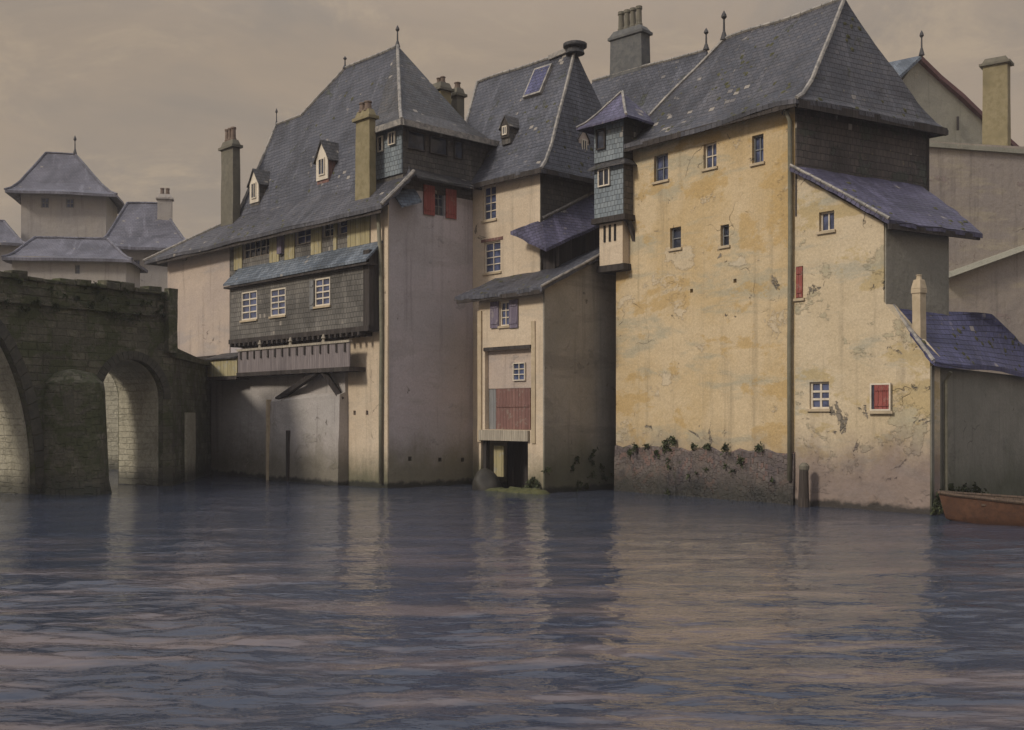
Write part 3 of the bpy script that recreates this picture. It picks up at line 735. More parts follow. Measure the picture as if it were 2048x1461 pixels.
# recessed bay with boarded door
ru0, rz0, ru1, rz1 = fF.rect(970, 700, 1062, 860)
cut.fbox(fF, ru0, ru1, rz0, rz1, .3, -.28)
gu0, gz0, gu1, gz1 = fF.rect(962, 882, 1056, 962)
cut.fbox(fF, gu0, gu1, -.6, gz1, .3, -2.2)
MB().prism([FL_, FC_, W(0, 5.4), FL_ + n * 5.4], -1, [7.9, 7.9, 10.3, 10.3]).build('wall', M['cream'], FH, cut)
zm = rz0 + (rz1 - rz0) * .52
fr_ = Face(FL_, FC_, -.28)
MB().fbox(fr_, ru0 + .005, ru1 - .005, zm, rz1 - .005, .002, .1).build('render_coat', M['pink'], FH)
window(fr_, (1032, 726, 1056, 762), FH, None, 2, 3, M['white'], M['glass_blue'], -.11, .04, .035, False)
dr = MB().fbox(fr_, ru0 + .45, ru1 - .25, rz0 + .01, zm - .01, .002, .09).build('door', M['redbrown'], FH)
MB().fbox(fr_, ru0 + .5, ru1 - .3, rz0 + .9, rz0 + 1.0, .092, .12).build('rail', M['redbrown'], dr)
MB().fbox(fr_, ru0 + .01, ru0 + .43, rz0 + .01, zm - .01, .002, .07).build('door_panel', M['greyboard'], FH)
MB().fbox(fF, ru0 - .05, ru1 + .02, rz1 + .003, rz1 + .14, -.1, .05).build('beam', M['timber'], FH)
MB().fbox(fF, gu0 - .02, gu1 + .1, gz1 + .003, gz1 + .42, -.1, .12).build('lintel', M['paleboard'], FH)
MB().fbox(fF, ru1 + .06, ru1 + .26, 1.9, 6.6, .003, .05).build('pilaster', M['quoin'], FH, None, grid=4, rough=.015)
MB().fbox(fF, -.02, .2, 1.9, 7.2, .003, .07).build('pilaster', M['yellowboard'] if False else M['quoin'], FH, None, grid=4, rough=.015)
# inside the water gate
MB().fbox(Face(FL_, FC_, -1.5), gu0 + .01, gu1 - .01, -.5, gz1 - .01, -.05, .05).build('sluice_gate', M['boards'], FH)
fq = Face(FL_, FC_, -.5)
MB().fbox(fq, gu0 + .28, gu0 + .85, .5, 1.75, -.05, .05).build('sluice_board', M['yellowboard'], FH)
MB().fbox(fF, gu0 + .02, gu0 + .2, -.5, gz1 - .01, -.3, -.1).build('post', M['timber'], FH)
fFs = Face(FC_, W(0, 5.4))
MB().hexa([fFs.pt(0, -1, .003), fFs.pt(5.4, -1, .003), fFs.pt(5.4, -1, .07), fFs.pt(0, -1, .07), fFs.pt(0, 7.82, .003), fFs.pt(5.4, 10.2, .003), fFs.pt(5.4, 10.2, .07), fFs.pt(0, 7.82, .07)]).build('render_coat', M['shade_stone'], FH)  # darker coat paints the shade on the right-hand wall
roof('roof', [[W(-FWd - 1.0, -.45, 7.78), W(.38, -.45, 7.82), W(.38, 5.2, 10.4), W(-FWd - 1.0, 5.2, 10.36)]], M['slate'], FH, .15, .12, 12, [[W(.36, -.45, 7.82), W(.36, 5.2, 10.4)]], .05, moss=120)
MB().bar(W(-FWd - .9, -.41, 7.62), W(.36, -.41, 7.64), .06, .16).build('eaves_board', M['timber'], FH)
# covered loggia over the lean-to, against the tall house
MB().prism([S(.02, .1), S(.75, .1), S(.75, 3.6), S(.02, 3.6)], [8.6, 8.6, 9.9, 9.9], [10.6, 9.9, 11.4, 12.2]).build('loggia', M['boards'], FH)  # solid dark boards stand for the shade of the open inside
for s_ in (.15, 1.9, 3.5):
    MB().bar(S(.85, s_, 8.9 + .3 * s_), S(.85, s_, 9.75 + .43 * s_), .12, .12).build('post', M['timber'], FH)
roof('loggia_roof', [[S(-.95, -.75, 10.45), S(1.1, -.75, 9.55), S(1.1, 3.7, 11.45), S(-.0, 3.7, 12.7), S(0, .1, 10.95)]], M['slate_violet'], FH, .13, .06, 5, [[S(.03, .1, 10.98), S(.03, 3.7, 12.7)]], .06)
# mossy ledge
lm = MB()
for i in range(14):
    u = gu0 + .9 + (FWd - gu0 - .8) * i / 13
    c = fF.pt(u, .0, .2); r_ = random.uniform(.22, .4)
    lm.tube([c + Vector((0, 0, -.3)), c + Vector((0, 0, .02)), c + Vector((0, 0, random.uniform(.06, .2)))], [r_ * 1.3, r_ * 1.15, r_ * .6], 9)
lm.build('ledge', M['ledge'], FH, rough=.12, smooth=True)

# ================================================================== YELLOW HOUSE
A, C = xy(1232, 152), xy(1590, 180)
f1 = (C - A).normalized(); g1_ = Vector((.871, .491)).normalized(); YL, YD = (C - A).length, 6.3
def Y(u, s, z=None):
    p = C + f1 * u + g1_ * s; return p if z is None else v3(p, z)
YH = empty('ochre_house', v3(C, 0), 'tall ochre rendered house with steep hipped roof, corner turret and lean-to wing', 'house')
fY = Face(A, C); cut = MB()
for r, c_, rw, gl, fr in (((1308, 309, 1336, 362), 2, 2, M['glass_blue'], M['greyboard']), ((1407, 286, 1433, 336), 2, 2, M['glass_blue'], M['white']), ((1504, 270, 1527, 326), 2, 2, M['glass_blue'], M['greyboard']),
                      ((1340, 455, 1362, 497), 1, 2, M['glass'], M['greyboard']), ((1441, 450, 1458, 492), 1, 2, M['glass'], M['greyboard'])):
    window(fY, r, YH, cut, c_, rw, fr, gl, .2, .05, .04, True)
for px, py in ((1470, 562), (1383, 582)):
    u, z = fY.u(px), fY.z(px, py); cut.fbox(fY, u - .07, u + .07, z - .07, z + .07, .2, -.3)
MB().prism([A, C, Y(0, YD), Y(-YL, YD)], -1, 13.5).build('wall', M['yellow'], YH, cut)
# dark plinth
pm = MB(); N_ = 22
tops = [1.72 + .3 * noise.noise(Vector((i * .45, 3, 1))) + .12 * random.random() for i in range(N_ + 1)]
for i in range(N_):
    u0_, u1_ = YL * i / N_ + .001, YL * (i + 1) / N_ - .001
    pm.hexa([fY.pt(u0_, -1, .003), fY.pt(u1_, -1, .003), fY.pt(u1_, -1, .12), fY.pt(u0_, -1, .12), fY.pt(u0_, tops[i], .003), fY.pt(u1_, tops[i + 1], .003), fY.pt(u1_, tops[i + 1] - .06, .07), fY.pt(u0_, tops[i] - .06, .07)])
pm.build('plinth', M['stone_base'], YH, None, grid=3, rough=.03)
# slate hung gable side
fR = Face(C, Y(0, YD))
MB().fbox(fR, .0, YD + .05, 9.6, 13.45, .003, .08).build('slate_hanging', M['hung_brown'], YH)
MB().fbox(fR, YD + .053, YD + .16, 9.6, 13.4, -.2, .1).build('corner_board', M['timber'], YH)
rrY, rlY = Y(-.7, YD / 2), Y(-6.15, YD / 2)
polys, caps = hip_polys([Y(-YL - .5, -.55), Y(.55, -.55), Y(.55, YD + .55), Y(-YL - .5, YD + .55)], 13.35, rlY, rrY, 17.7, ((0, 0), (.12, .045), (.3, .18), (1, 1)))
roof('roof', polys, M['slate_warm'], YH, .16, .15, 11, [caps[1], caps[4], caps[0]], .07, moss=320)
m = MB().bar(Y(-YL - .45, -.5, 13.2), Y(.5, -.5, 13.2), .08, .2); m.bar(Y(.5, -.44, 13.2), Y(.5, YD + .5, 13.2), .1, .26); m.build('eaves_board', M['timber'], YH)
finial(v3(rlY, 17.7), 1.15, YH, .06); finial(v3(rrY, 17.7), .35, YH, .05)
# drainpipe at the corner
MB().tube([Y(-.08, -.4, 13.2), Y(-.08, -.14, 12.8), Y(-.06, -.14, 9), Y(-.1, -.14, 5), Y(-.08, -.15, .8)], .075, 10).build('drainpipe', M['pipe'], YH, smooth=True)
# --- turret
T0 = xy(1248, 156); tw, td = 1.5, 1.5
def TT(u, s, z=None):
    p = T0 + e * u + n * s; return p if z is None else v3(p, z)
zt0, zt1 = zat(T0, 428), zat(T0, 236)
fTl, fTr = Face(TT(-tw, 0), TT(0, 0)), Face(TT(0, 0), TT(0, td))
tur = MB().prism([TT(-tw, 0), TT(0, 0), TT(0, td), TT(-tw, td)], zt0, zt1).build('turret', M['hung_dark'], YH)
zmid = zat(T0, 322)
MB().fbox(fTl, 0, tw, zt0, zmid - .12, .003, .05).build('lit_slates', M['hung_lit_blue'], tur)  # lit left face painted in lighter blue than the shaded turret body
MB().fbox(fTl, 0, tw, zmid + .12, zt1 - .05, .003, .05).build('lit_slates', M['hung_lit_blue'], tur)
roof('string_course', [[TT(-tw - .2, -.24, zmid - .12), TT(.22, -.24, zmid - .12), TT(.02, -.02, zmid + .1), TT(-tw, -.02, zmid + .1)], [TT(.22, -.24, zmid - .12), TT(.22, td, zmid - .12), TT(.02, td, zmid + .1), TT(.02, -.02, zmid + .1)]], M['slate_dark'], tur, .05, .01, 2)
window(fTl, (.15, zat(T0, 290), .62, zat(T0, 248)), tur, None, 1, 1, M['timber'], M['glass'], -.06, .06, .03, False, False)
window(fTl, (.25, zat(T0, 366), .85, zat(T0, 330)), tur, None, 2, 1, M['white'], M['glass'], -.06, .05, .04, False, False)
MB().prism([TT(-tw - .12, -.1), TT(.12, -.1), TT(.12, td), TT(-tw - .12, td)], zt0 - .22, zt0 - .003).build('base_beam', M['timber'], tur)
tc = [TT(-tw - .55, -.5), TT(.55, -.5), TT(.55, td + .5), TT(-tw - .55, td + .5)]
tp = TT(-tw / 2, td / 2)
polys, caps = hip_polys(tc, zt1 - .1, tp - e * .02, tp + e * .02, zat(tp, 185), ((0, 0), (.2, .12), (.45, .36), (1, 1)))
roof('turret_roof', polys, M['slate_violet'], YH, .09, .03, 3, [caps[1], caps[0]], .05)
# white block carrying the turret
zl0 = zat(T0, 525)
MB().prism([TT(-tw + .1, .15), TT(-.2, .15), TT(-.2, td), TT(-tw + .1, td)], zl0, zt0 - .225).build('corbel_wall', M['cream'], YH)
ft2 = Face(TT(-tw + .1, .15), TT(-.2, .15))
for u in (.28, .55, .82):
    MB().fbox(ft2, u - .05, u + .05, zt0 - .95, zt0 - .3, .003, .03).build('slit', M['dark'], YH)
MB().prism([TT(-tw, .1), TT(-.1, .1), TT(-.1, td), TT(-tw, td)], zl0 - .25, zl0 - .003).build('corbel_beam', M['timber'], YH)
MB().bar(TT(.0, .25, zt0 - .2), TT(.1, .85, zl0 + .3), .16, .16).build('bracket', M['timber'], YH)
# --- lean-to wing
B1 = xy(1767, 193.2); B = xy(1860, 200); Sd = 2.96
def Wg(s, p=B1, z=None):
    q = p + g1_ * s; return q if z is None else v3(q, z)
dW0 = (B1 - C).normalized(); fW = Face(C, B1); cut = MB(); zC, zB = 11.05, 8.95
window(fW, (1638, 423, 1668, 462), YH, cut, 2, 1, M['white'], M['glass_blue'], .2, .05, .05, True)
wr, rr_ = window(fW, (1592, 533, 1606, 597), YH, cut, 1, 2, M['greyboard'], M['glass'], .18, .04, .03, True)
shutter(fW, rr_[0] + .02, rr_[2] - .01, rr_[1] + .02, rr_[3] - .02, M['red'], YH, .0, 'red shutter closed over a narrow window')
window(fW, (1619, 764, 1658, 818), YH, cut, 2, 3, M['white'], M['glass_blue'], .16, .06, .07, True)
wr, rr_ = window(fW, (1743, 767, 1784, 822), YH, None, 1, 1, M['white'], M['glass'], -.03, .05, .03, True)
shutter(fW, rr_[0] + .14, rr_[2] - .02, rr_[1] + .04, rr_[3] - .04, M['red'], YH, .06, 'closed red shutter, low on the wing')
zb1, zb2 = 6.5, 4.75
fW6 = Face(C, B); o6 = [fW6.pt(0, -1), fW6.pt(fW6.L, -1), fW6.pt(fW6.L, zb2), fW6.pt((B1 - C).length, zb1), fW6.pt((B1 - C).length, zB), fW6.pt(0, zC)]
b6 = [p + v3(g1_ * .45, 0) for p in o6]
MB().add(o6 + b6, [[0, 1, 2, 3, 4, 5], [11, 10, 9, 8, 7, 6]] + [[i, (i + 1) % 6, 6 + (i + 1) % 6, 6 + i] for i in range(6)]).build('wing_wall', M['wing'], YH, cut)
MB().prism([C + g1_ * .46, Wg(.46) - dW0 * .01, Wg(Sd), C + g1_ * Sd], -1, [zC, zB, zB, zC]).build('wing_wall', M['wing'], YH)
fWs = Face(B1, Wg(Sd))
MB().fbox(fWs, .06, Sd, 4.5, zB - .02, .003, .05).build('render_coat', M['grey_wall'], YH)  # darker grey coat paints the shade on the wing's right side
dW = (B1 - C).normalized(); lenW = (B1 - C).length
fx = lambda t, s, z: v3(C + dW * t + g1_ * s, z)
wpolys = [[fx(.06, -.3, zC + .2), fx(lenW + .42, -.3, zB - .02), fx(lenW + .42, Sd + 1.1, zB - .02), fx(.06, YD - .3, zC + .2)]]
roof('wing_roof', wpolys, M['slate_violet'], YH, .15, .10, 12, [[fx(.06, -.28, zC + .2), fx(lenW + .42, -.28, zB)]], .05, moss=90)
MB().bar(fx(lenW + .38, -.28, zB - .17), fx(lenW + .38, Sd + 1.0, zB - .17), .07, .18).build('eaves_board', M['timber'], YH)
# ================================================================== ANNEX to the right
q_ = Vector((.72, .694)).normalized()
AN = empty('river_annex', v3(B, 0), 'low grey annex with violet slate lean-to roof at the right edge, beside the boat', 'outbuilding')
n1, n2, n3, n4 = B + dW * .05, B + q_ * 9.5, Wg(5.2), Wg(.6)
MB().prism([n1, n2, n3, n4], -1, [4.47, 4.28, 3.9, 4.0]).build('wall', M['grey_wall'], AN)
fN = Face(n1, n2)
MB().tube([fN.pt(.75, 4.3, .25), fN.pt(.75, 4.0, .1), fN.pt(.78, .3, .1)], .06, 8).build('drainpipe', M['pipe'], AN)
roof('roof', [[v3(n1 - q_ * .1 - g1_ * .25 + dW * .3, 4.6), v3(n2 + dW * .3, 4.4), v3(n3, 6.35), v3(Wg(.35), 6.4)]], M['slate_indigo'], AN, .14, .09, 11, [[v3(n1 - q_ * .1 - g1_ * .2 + dW * .25, 4.6), v3(Wg(.4), 6.4)]], .06, moss=45)
pst = xy(1838, 196); chimney(pst, dW, g1_, .27, .27, 4.4, zat(pst, 560), M['quoin'], AN, 1, M['quoin'], M['quoin'], name='chimney', poth=.15, cap=.02)

# ================================================================== BEHIND, RIGHT
k0 = 118
BG = empty('terrace_building', v3(xy(1950, k0), 0), 'broad plain mauve grey building behind the ochre house at the right', 'building')
b0_, b1_ = xy(1750, 121), xy(2300, 112)
MB().prism([b0_, b1_, b1_ + Vector((1, 8)), b0_ + Vector((1, 8))], 0, [16.7, 17.0, 17.0, 16.7]).build('wall', M['back_wall'], BG)
fB = Face(b0_, b1_)
MB().fbox(fB, 0, fB.L, 16.45, 16.68, .003, .16).build('cornice', M['gable'], BG)
fB2 = Face(b0_, b1_, .002)
ua, za, ub_, zb_ = fB.u(1880), fB.z(1880, 560), fB.u(2130), fB.z(2130, 470)
m = MB(); m.hexa([fB.pt(ua, za, .003), fB.pt(ub_, zb_, .003), fB.pt(ub_, zb_, .5), fB.pt(ua, za, .5), fB.pt(ua, za + .25, .003), fB.pt(ub_, zb_ + .25, .003), fB.pt(ub_, zb_ + .25, .35), fB.pt(ua, za + .25, .35)])
m.build('sloping_coping', M['gable'], BG)
pc = xy(1993, 108); chimney(pc, Vector((.8, -.6)), Vector((.6, .8)), 1.35, .8, 15, zat(pc, 118), M['brick'], BG, 0, capmat=M['chim_dark'], cap=.13)
# gable house
kg = 100
GH = empty('hill_house', v3(xy(1890, kg), 0), 'grey green gable house with red brown verge rising behind the terrace building', 'house')
g0_, g1p = xy(1802, kg), xy(2022, 95)
gd = (g1p - g0_).normalized(); gi = Vector((-gd.y, gd.x)); gm_ = along(g0_, gd, 1836)
za_, zb_, zc_ = zat(g0_, 165), zat(gm_, 118), zat(g1p, 285)
m = MB(); fr5 = [v3(g0_, 10), v3(g1p, 10), v3(g1p, zc_), v3(gm_, zb_), v3(g0_, za_)]; bk5 = [p + v3(gi * 6, 0) for p in fr5]
m.add(fr5 + bk5, [[0, 1, 2, 3, 4], [9, 8, 7, 6, 5]] + [[i, (i + 1) % 5, 5 + (i + 1) % 5, 5 + i] for i in range(5)]); m.build('wall', M['gable'], GH)
ov = v3(-gi * .3, 0); bk = v3(gi * 6, 0)
tp_, lt_, rt_ = v3(gm_, zb_ + .12), v3(g0_ - gd * 1.9, zat(g0_, 165) - 1.0), v3(g1p + gd * .6, zc_ - .4)
roof('roof', [[tp_ + ov, tp_ + bk, rt_ + bk, rt_ + ov]], M['verge'], GH, .3, .05, 4)
roof('roof', [[tp_ + ov, tp_ + bk - v3(gd * 3.2, 0), lt_ + bk - v3(gd * 3, 0), lt_ + ov]], M['slate_blue'], GH, .2, .05, 4)
finial(tp_ + ov, 1.5, GH, .07)
gq = along(g0_, gd, 1912); MB().bar(v3(gq, zat(gq, 262)) + ov * .5, v3(gq, zat(gq, 235)) + ov * .5, .12, .12).build('post', M['timber'], GH)
# back roof and big chimney
r0_, r1_ = xy(1185, 119.6), xy(1418, 131)
bd = (r1_ - r0_).normalized(); bi = Vector((-bd.y, bd.x)); zR = 19.75
BH = empty('rear_house', v3((r0_ + r1_) / 2, 0), 'blue slate roofed house behind the turret, carrying the widest chimney stack', 'house')
MB().prism([r0_ - bi * 2.3, r1_ - bi * 2.3, r1_ + bi * 2.3, r0_ + bi * 2.3], 3, 15.6).build('wall', M['cream'], BH)
polys, caps = hip_polys([r0_ - bd * .3 - bi * 2.7, r1_ + bd * .2 - bi * 2.7, r1_ + bd * .2 + bi * 2.7, r0_ - bd * .3 + bi * 2.7], 15.5, r0_, r1_ - bd * .1, zR)
roof('roof', polys, M['slate'], BH, .15, .06, 5, [caps[4]], .07)
finial(v3(r1_ - bd * .15, zR), 1.0, BH, .06)
pk = along(r0_ + bi * .3, bd, 1260); chimney(pk, bd, bi, 2.0, .75, 17.5, zat(pk, 60), M['chim_blue'], BH, 4, M['chim_dark'], M['chim_blue'], poth=1.0, cap=.06)

# ================================================================== FAR LEFT
def far_house(name, label, x0, x1, k, ye, yr, rx0, rx1, wmat, rmat, wins=(), depth=7, right=None, over=.6, chim=None, fin=None, zbase=3):
    a, b = xy(x0, k), xy(x1, k * .985)
    d = (b - a).normalized(); i_ = Vector((-d.y, d.x))
    H = empty(name, v3((a + b) / 2, zbase), label, 'house')
    ze = zat(a, ye); mid = a + i_ * depth / 2
    l_, r_ = along(mid, d, rx0), along(mid, d, rx1); zr = zat(mid, yr)
    ct = MB(); fc = Face(a, b)
    for w in wins: window(fc, w, H, ct, 2, 2, M['greyboard'], M['glass_blue'], .15, .08, .06, False)
    MB().prism([a, b, b + i_ * depth, a + i_ * depth], zbase, ze).build('wall', wmat, H, ct)
    polys, caps = hip_polys([a - d * over - i_ * over, b + d * over - i_ * over, b + d * over + i_ * (depth + over), a - d * over + i_ * (depth + over)], ze - .15, l_, r_, zr)
    roof('roof', polys, rmat, H, .2, .1, 4, [caps[0], caps[1], caps[4]], .09, M['slate_hazy'])
    if chim: p = xy(chim[0], k * .96); chimney(p, d, i_, chim[2], .8, zr - 2.5, zat(p, chim[1]), wmat, H, 2, M['pot'], poth=.5)
    if fin: finial(v3(r_, zr), fin, H, .07)
    return H
far_house('tower_house', 'far square tower house with bell shaped violet roof, standing over the bridge', 42, 212, 74, 382, 305, 92, 150, M['far_wall'], M['slate_hazy'], ((82, 396, 98, 416), (132, 398, 148, 416)), 6, over=1.0, fin=1.6)
far_house('far_cottage', 'far low grey house with long hipped roof just above the bridge parapet', 24, 252, 88, 512, 476, 70, 215, M['far_wall'], M['slate_hazy'], ((150, 530, 160, 548),), 5, over=.5)
far_house('blue_roofed_house', 'far house with tall violet blue roof and small chimney, left of the riverside house', 215, 372, 80, 492, 405, 255, 320, M['far_wall'], M['slate_hazy'], ((228, 515, 240, 540), (268, 520, 280, 545)), 7, over=.8, chim=(330, 390, 1.1))
far_house('edge_house', 'far violet roofed house at the left edge beside the tower house', -80, 38, 78, 480, 440, -60, 8, M['far_wall'], M['slate_hazy'], (), 6)

# ================================================================== BRIDGE
kb = lambda px: 165 - .0667 * px
G0, G1 = xy(-420, kb(-420)), xy(345, kb(345))
bdir = (G1 - G0).normalized(); bin_ = Vector((-bdir.y, bdir.x))
BR = empty('stone_bridge', v3(xy(140, kb(140)), 0), 'dark mossy stone bridge with two arches and a rounded cutwater, left edge', 'bridge')
fb = Face(G0, G1); TH = 3.0
cut = MB()
def arch(cut, uc, half, zs, rise, nseg=18, o0=.5, o1=-TH - .5):
    pts = [(uc - half, -2), (uc + half, -2)] + [(uc + half * math.cos(t), zs + rise * math.sin(t)) for t in [math.pi * i / nseg for i in range(nseg + 1)]]
    N = len(pts); vs = [fb.pt(u, z, o0) for u, z in pts] + [fb.pt(u, z, o1) for u, z in pts]
    cut.add(vs, [list(range(N)), list(range(N, 2 * N))[::-1]] + [[i, (i + 1) % N, N + (i + 1) % N, N + i] for i in range(N)])
ur = fb.u(70); a1h = 3.2
arch(cut, ur - a1h, a1h, .4, 6.6)
v0, v1 = fb.u(200), fb.u(326); a2c, a2h = (v0 + v1) / 2, (v1 - v0) / 2
arch(cut, a2c, a2h, 3.65, 1.6)
MB().prism([G0, G1, G1 + bin_ * TH, G0 + bin_ * TH], -1.5, 8.0).build('masonry', M['bridge'], BR, cut)
def ring_arch(uc, half, zs, rise, th, name, t0=0, t1=math.pi, n_=22):
    m = MB()
    for i in range(n_):
        a, b = t0 + (t1 - t0) * (i + .04) / n_, t0 + (t1 - t0) * (i + .96) / n_
        pr = lambda t, k, o: fb.pt(uc + (half + k) * math.cos(t), zs + (rise + k) * math.sin(t), o)
        m.hexa([pr(a, .0, -.05), pr(b, .0, -.05), pr(b, .0, .06), pr(a, .0, .06), pr(a, th, -.05), pr(b, th, -.05), pr(b, th, .06), pr(a, th, .06)])
    m.build(name, M['rim'], BR, None, rough=.02)
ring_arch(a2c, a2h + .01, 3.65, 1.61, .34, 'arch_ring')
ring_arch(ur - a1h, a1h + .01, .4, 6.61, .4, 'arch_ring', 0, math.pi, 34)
cpm = MB(); nC = 22
for i in range(nC):
    u0_, u1_ = fb.L * i / nC, fb.L * (i + 1) / nC
    cpm.fbox(fb, u0_ + .01, u1_ - .01, 8.003, 8.14 + .22 * random.random() ** 2, .06 + .1 * random.random(), -.45)
cpm.build('coping', M['bridge'], BR, None, bevel=.04, rough=.07)
MB().fbox(fb, 0, fb.L, 7.1, 7.28, .003, .11).build('string_course', M['bridge'], BR, None, grid=12, rough=.03)
def lit_vault(uc, half, zs, rise, n_=20):
    pts = [(uc + half, -1)] + [(uc + half * math.cos(t), zs + rise * math.sin(t)) for t in [math.pi * i / n_ for i in range(n_ + 1)]] + [(uc - half, -1)]
    m = MB(); N = len(pts); k = .97
    ins = [(uc + (u - uc) * k, z if z < 0 else zs + (z - zs) * k if z > zs else z) for u, z in pts]
    vs = [fb.pt(u, z, -.3) for u, z in pts] + [fb.pt(u, z, -.3) for u, z in ins] + [fb.pt(u, z, -TH + .1) for u, z in pts] + [fb.pt(u, z, -TH + .1) for u, z in ins]
    fs = []
    for i in range(N - 1):
        fs += [[i, i + 1, N + i + 1, N + i], [2 * N + i, 3 * N + i, 3 * N + i + 1, 2 * N + i + 1], [N + i, N + i + 1, 3 * N + i + 1, 3 * N + i]]
    m.add(vs, fs).build('lit_vault', M['bridge_pale'], BR)  # pale lining paints light onto the arch interior
lit_vault(a2c, a2h, 3.65, 1.6); lit_vault(ur - a1h, a1h, .4, 6.6)
# cutwater pier
pu0, pu1 = fb.u(80) + .1, fb.u(197) - .05; pc_, ph = (pu0 + pu1) / 2, (pu1 - pu0) / 2
m = MB(); prof = [(-1.5, 1.12), (0, 1.08), (.5, 1.02), (3.9, .94), (4.2, .9), (4.6, .6), (4.75, .15)]
vs = []; NS = 15
for z, k in prof:
    for j in range(NS):
        t = math.pi * j / (NS - 1); vs.append(fb.pt(pc_ + ph * k * math.cos(t), z, -.2 + (.2 + 1.75 * k) * math.sin(t)))
fs = [[i * NS + j, i * NS + (j + 1) % NS, (i + 1) * NS + (j + 1) % NS, (i + 1) * NS + j] for i in range(len(prof) - 1) for j in range(NS)]
fs += [list(range(NS))[::-1], [len(vs) - NS + j for j in range(NS)]]
m.add(vs, fs).build('cutwater', M['bridge'], BR, None, rough=.06)
MB().fbox(fb, fb.u(328), fb.u(346), 5.6, 8.3, .0, .3).build('end_pillar', M['bridge'], BR, None, grid=4, rough=.03)
# abutment back to the bank
E0, E1 = G1 + bdir * .01, xy(425, 118.6)
MB().prism([E0, E1, Le + n * .5, E0 + bin_ * TH], -1.5, [5.9, 5.55, 5.6, 5.9]).build('abutment', M['bridge'], BR)
fE = Face(E0, E1)
MB().fbox(fE, fE.u(369), fE.u(386), -1, 3.1, .003, .12).build('pilaster', M['bridge_pale'], BR, None, grid=4, rough=.02)
MB().fbox(fE, 0, fE.L, 5.4, 5.62, .003, .16).build('string_course', M['bridge'], BR, None, grid=8, rough=.03)

# ================================================================== SETTING
QW = empty('quay_wall', (-32, 60, 0), 'pale stone quay wall seen through the bridge arches', 'wall')
MB().prism([Vector((-75, 62)), Vector((-18.9, 58.6)), Vector((-18.9, 60)), Vector((-75, 63.5))], -1, 6.2).build('masonry', M['bridge_pale'], QW)
# ground: one sheet from the houses to the horizon
gm_b = MB()
front = [(-900, 64), (-75, 62.8), (-19, 59.4), (-9, 52), (-2.2, 49), (6, 46), (12, 43), (17, 41), (24, 44), (900, 60)]
vs = [(x, y, 3.2) for x, y in front] + [(x * (1.6 if abs(x) > 500 else 4), 1500, 3.2) for x, y in front]
nF = len(front)
gm_b.add(vs, [[i, i + 1, nF + i + 1, nF + i] for i in range(nF - 1)])
gm_b.add([(x, y, 3.2) for x, y in front] + [(x, y - .3, -1) for x, y in front], [[i, i + 1, nF + i + 1, nF + i] for i in range(nF - 1)])
gd_o = gm_b.build('ground', M['soil']); gd_o['kind'] = 'structure'; gd_o['label'] = 'earth bank behind the riverside houses'; gd_o['category'] = 'ground'

# water: real ripples in front, elongated along the stream, calmer under the walls
s = NT('river water')
fine = s.noise(s.map(s.pos, (2.6, 6.5, 1)), 1.0, 3, .55, .3)
sy = s.sep(s.pos)[1]
fb_ = s.math('MULTIPLY', fine, s.ramp(sy, 14, 36, .55, 1.0))
sky_tint = s.ramp(s.noise(jit(s, s.map(s.pos, (.22, .95, 1)), .6, .6), 1, 6, .62), .46, .62)
col = s.mix(s.math('MULTIPLY', sky_tint, s.ramp(sy, 14, 30, 1, .15)), (.038, .048, .075), (.128, .108, .115))  # mauve patches, stronger near the eye, paint sky reflection into the water
wm = s.done(col, .025, s.bump(fb_, .7, .06), .5)
s.b.inputs['IOR'].default_value = 1.333
def hgt(x, y):
    calm = 1.0 if y < 16 else max(.5, 1 - (y - 16) / 34)
    calm *= .45 + .75 * min(1, max(0, noise.noise(Vector((x * .07, y * .26, 2))) + .55))
    wx = x + .6 * noise.noise(Vector((x * .3, y * .4, 9)))
    h = .075 * noise.noise(Vector((wx * .34, y * .95, 0))) + .055 * (abs(noise.noise(Vector((wx * .75 + 4, y * 1.9, 3)))) ** .8) + .022 * noise.noise(Vector((wx * 1.4, y * 3.4, 5)))
    if y < 26: h += .016 * noise.noise(Vector((wx * 2.3, y * 5.2, 6))) * min(1, (26 - y) / 8)
    return h * calm
NY, NX = 520, 560; vs = []; y0_, y1_ = 6.5, 66.0
for i in range(NY):
    y = 1 / (1 / y0_ + (1 / y1_ - 1 / y0_) * i / (NY - 1))
    for k in range(NX):
        x = y * (-.95 + 1.90 * k / (NX - 1)); ed = min(1, min(k, NX - 1 - k, i) / 14, (NY - 1 - i) / 14)
        vs.append(Vector((x, y, hgt(x, y) * ed - .011 * (1 - ed))))
fs = [[i * NX + k, i * NX + k + 1, (i + 1) * NX + k + 1, (i + 1) * NX + k] for i in range(NY - 1) for k in range(NX - 1)]
# the rest of the river: a flat sheet round the rippled part
b_ = len(vs); XF = 900.0
cA, cB, cC, cD = 0, NX - 1, NY * NX - 1, (NY - 1) * NX
vs += [Vector(q) for q in ((-XF, -60, -.011), (XF, -60, -.011), (XF, 75, -.011), (-XF, 75, -.011))]
fs += [[b_, b_ + 1] + [k for k in range(NX - 1, -1, -1)], [b_ + 1, b_ + 2] + [i * NX + NX - 1 for i in range(NY - 1, -1, -1)],
       [b_ + 2, b_ + 3] + [(NY - 1) * NX + k for k in range(NX)], [b_ + 3, b_] + [i * NX for i in range(NY)]]
me = bpy.data.meshes.new('water'); me.from_pydata([tuple(q) for q in vs], [], fs); me.update()
wt = link('water', me, wm, None, None, True)
wt['kind'] = 'structure'; wt['label'] = 'dark rippled river water reflecting the houses'; wt['category'] = 'water'

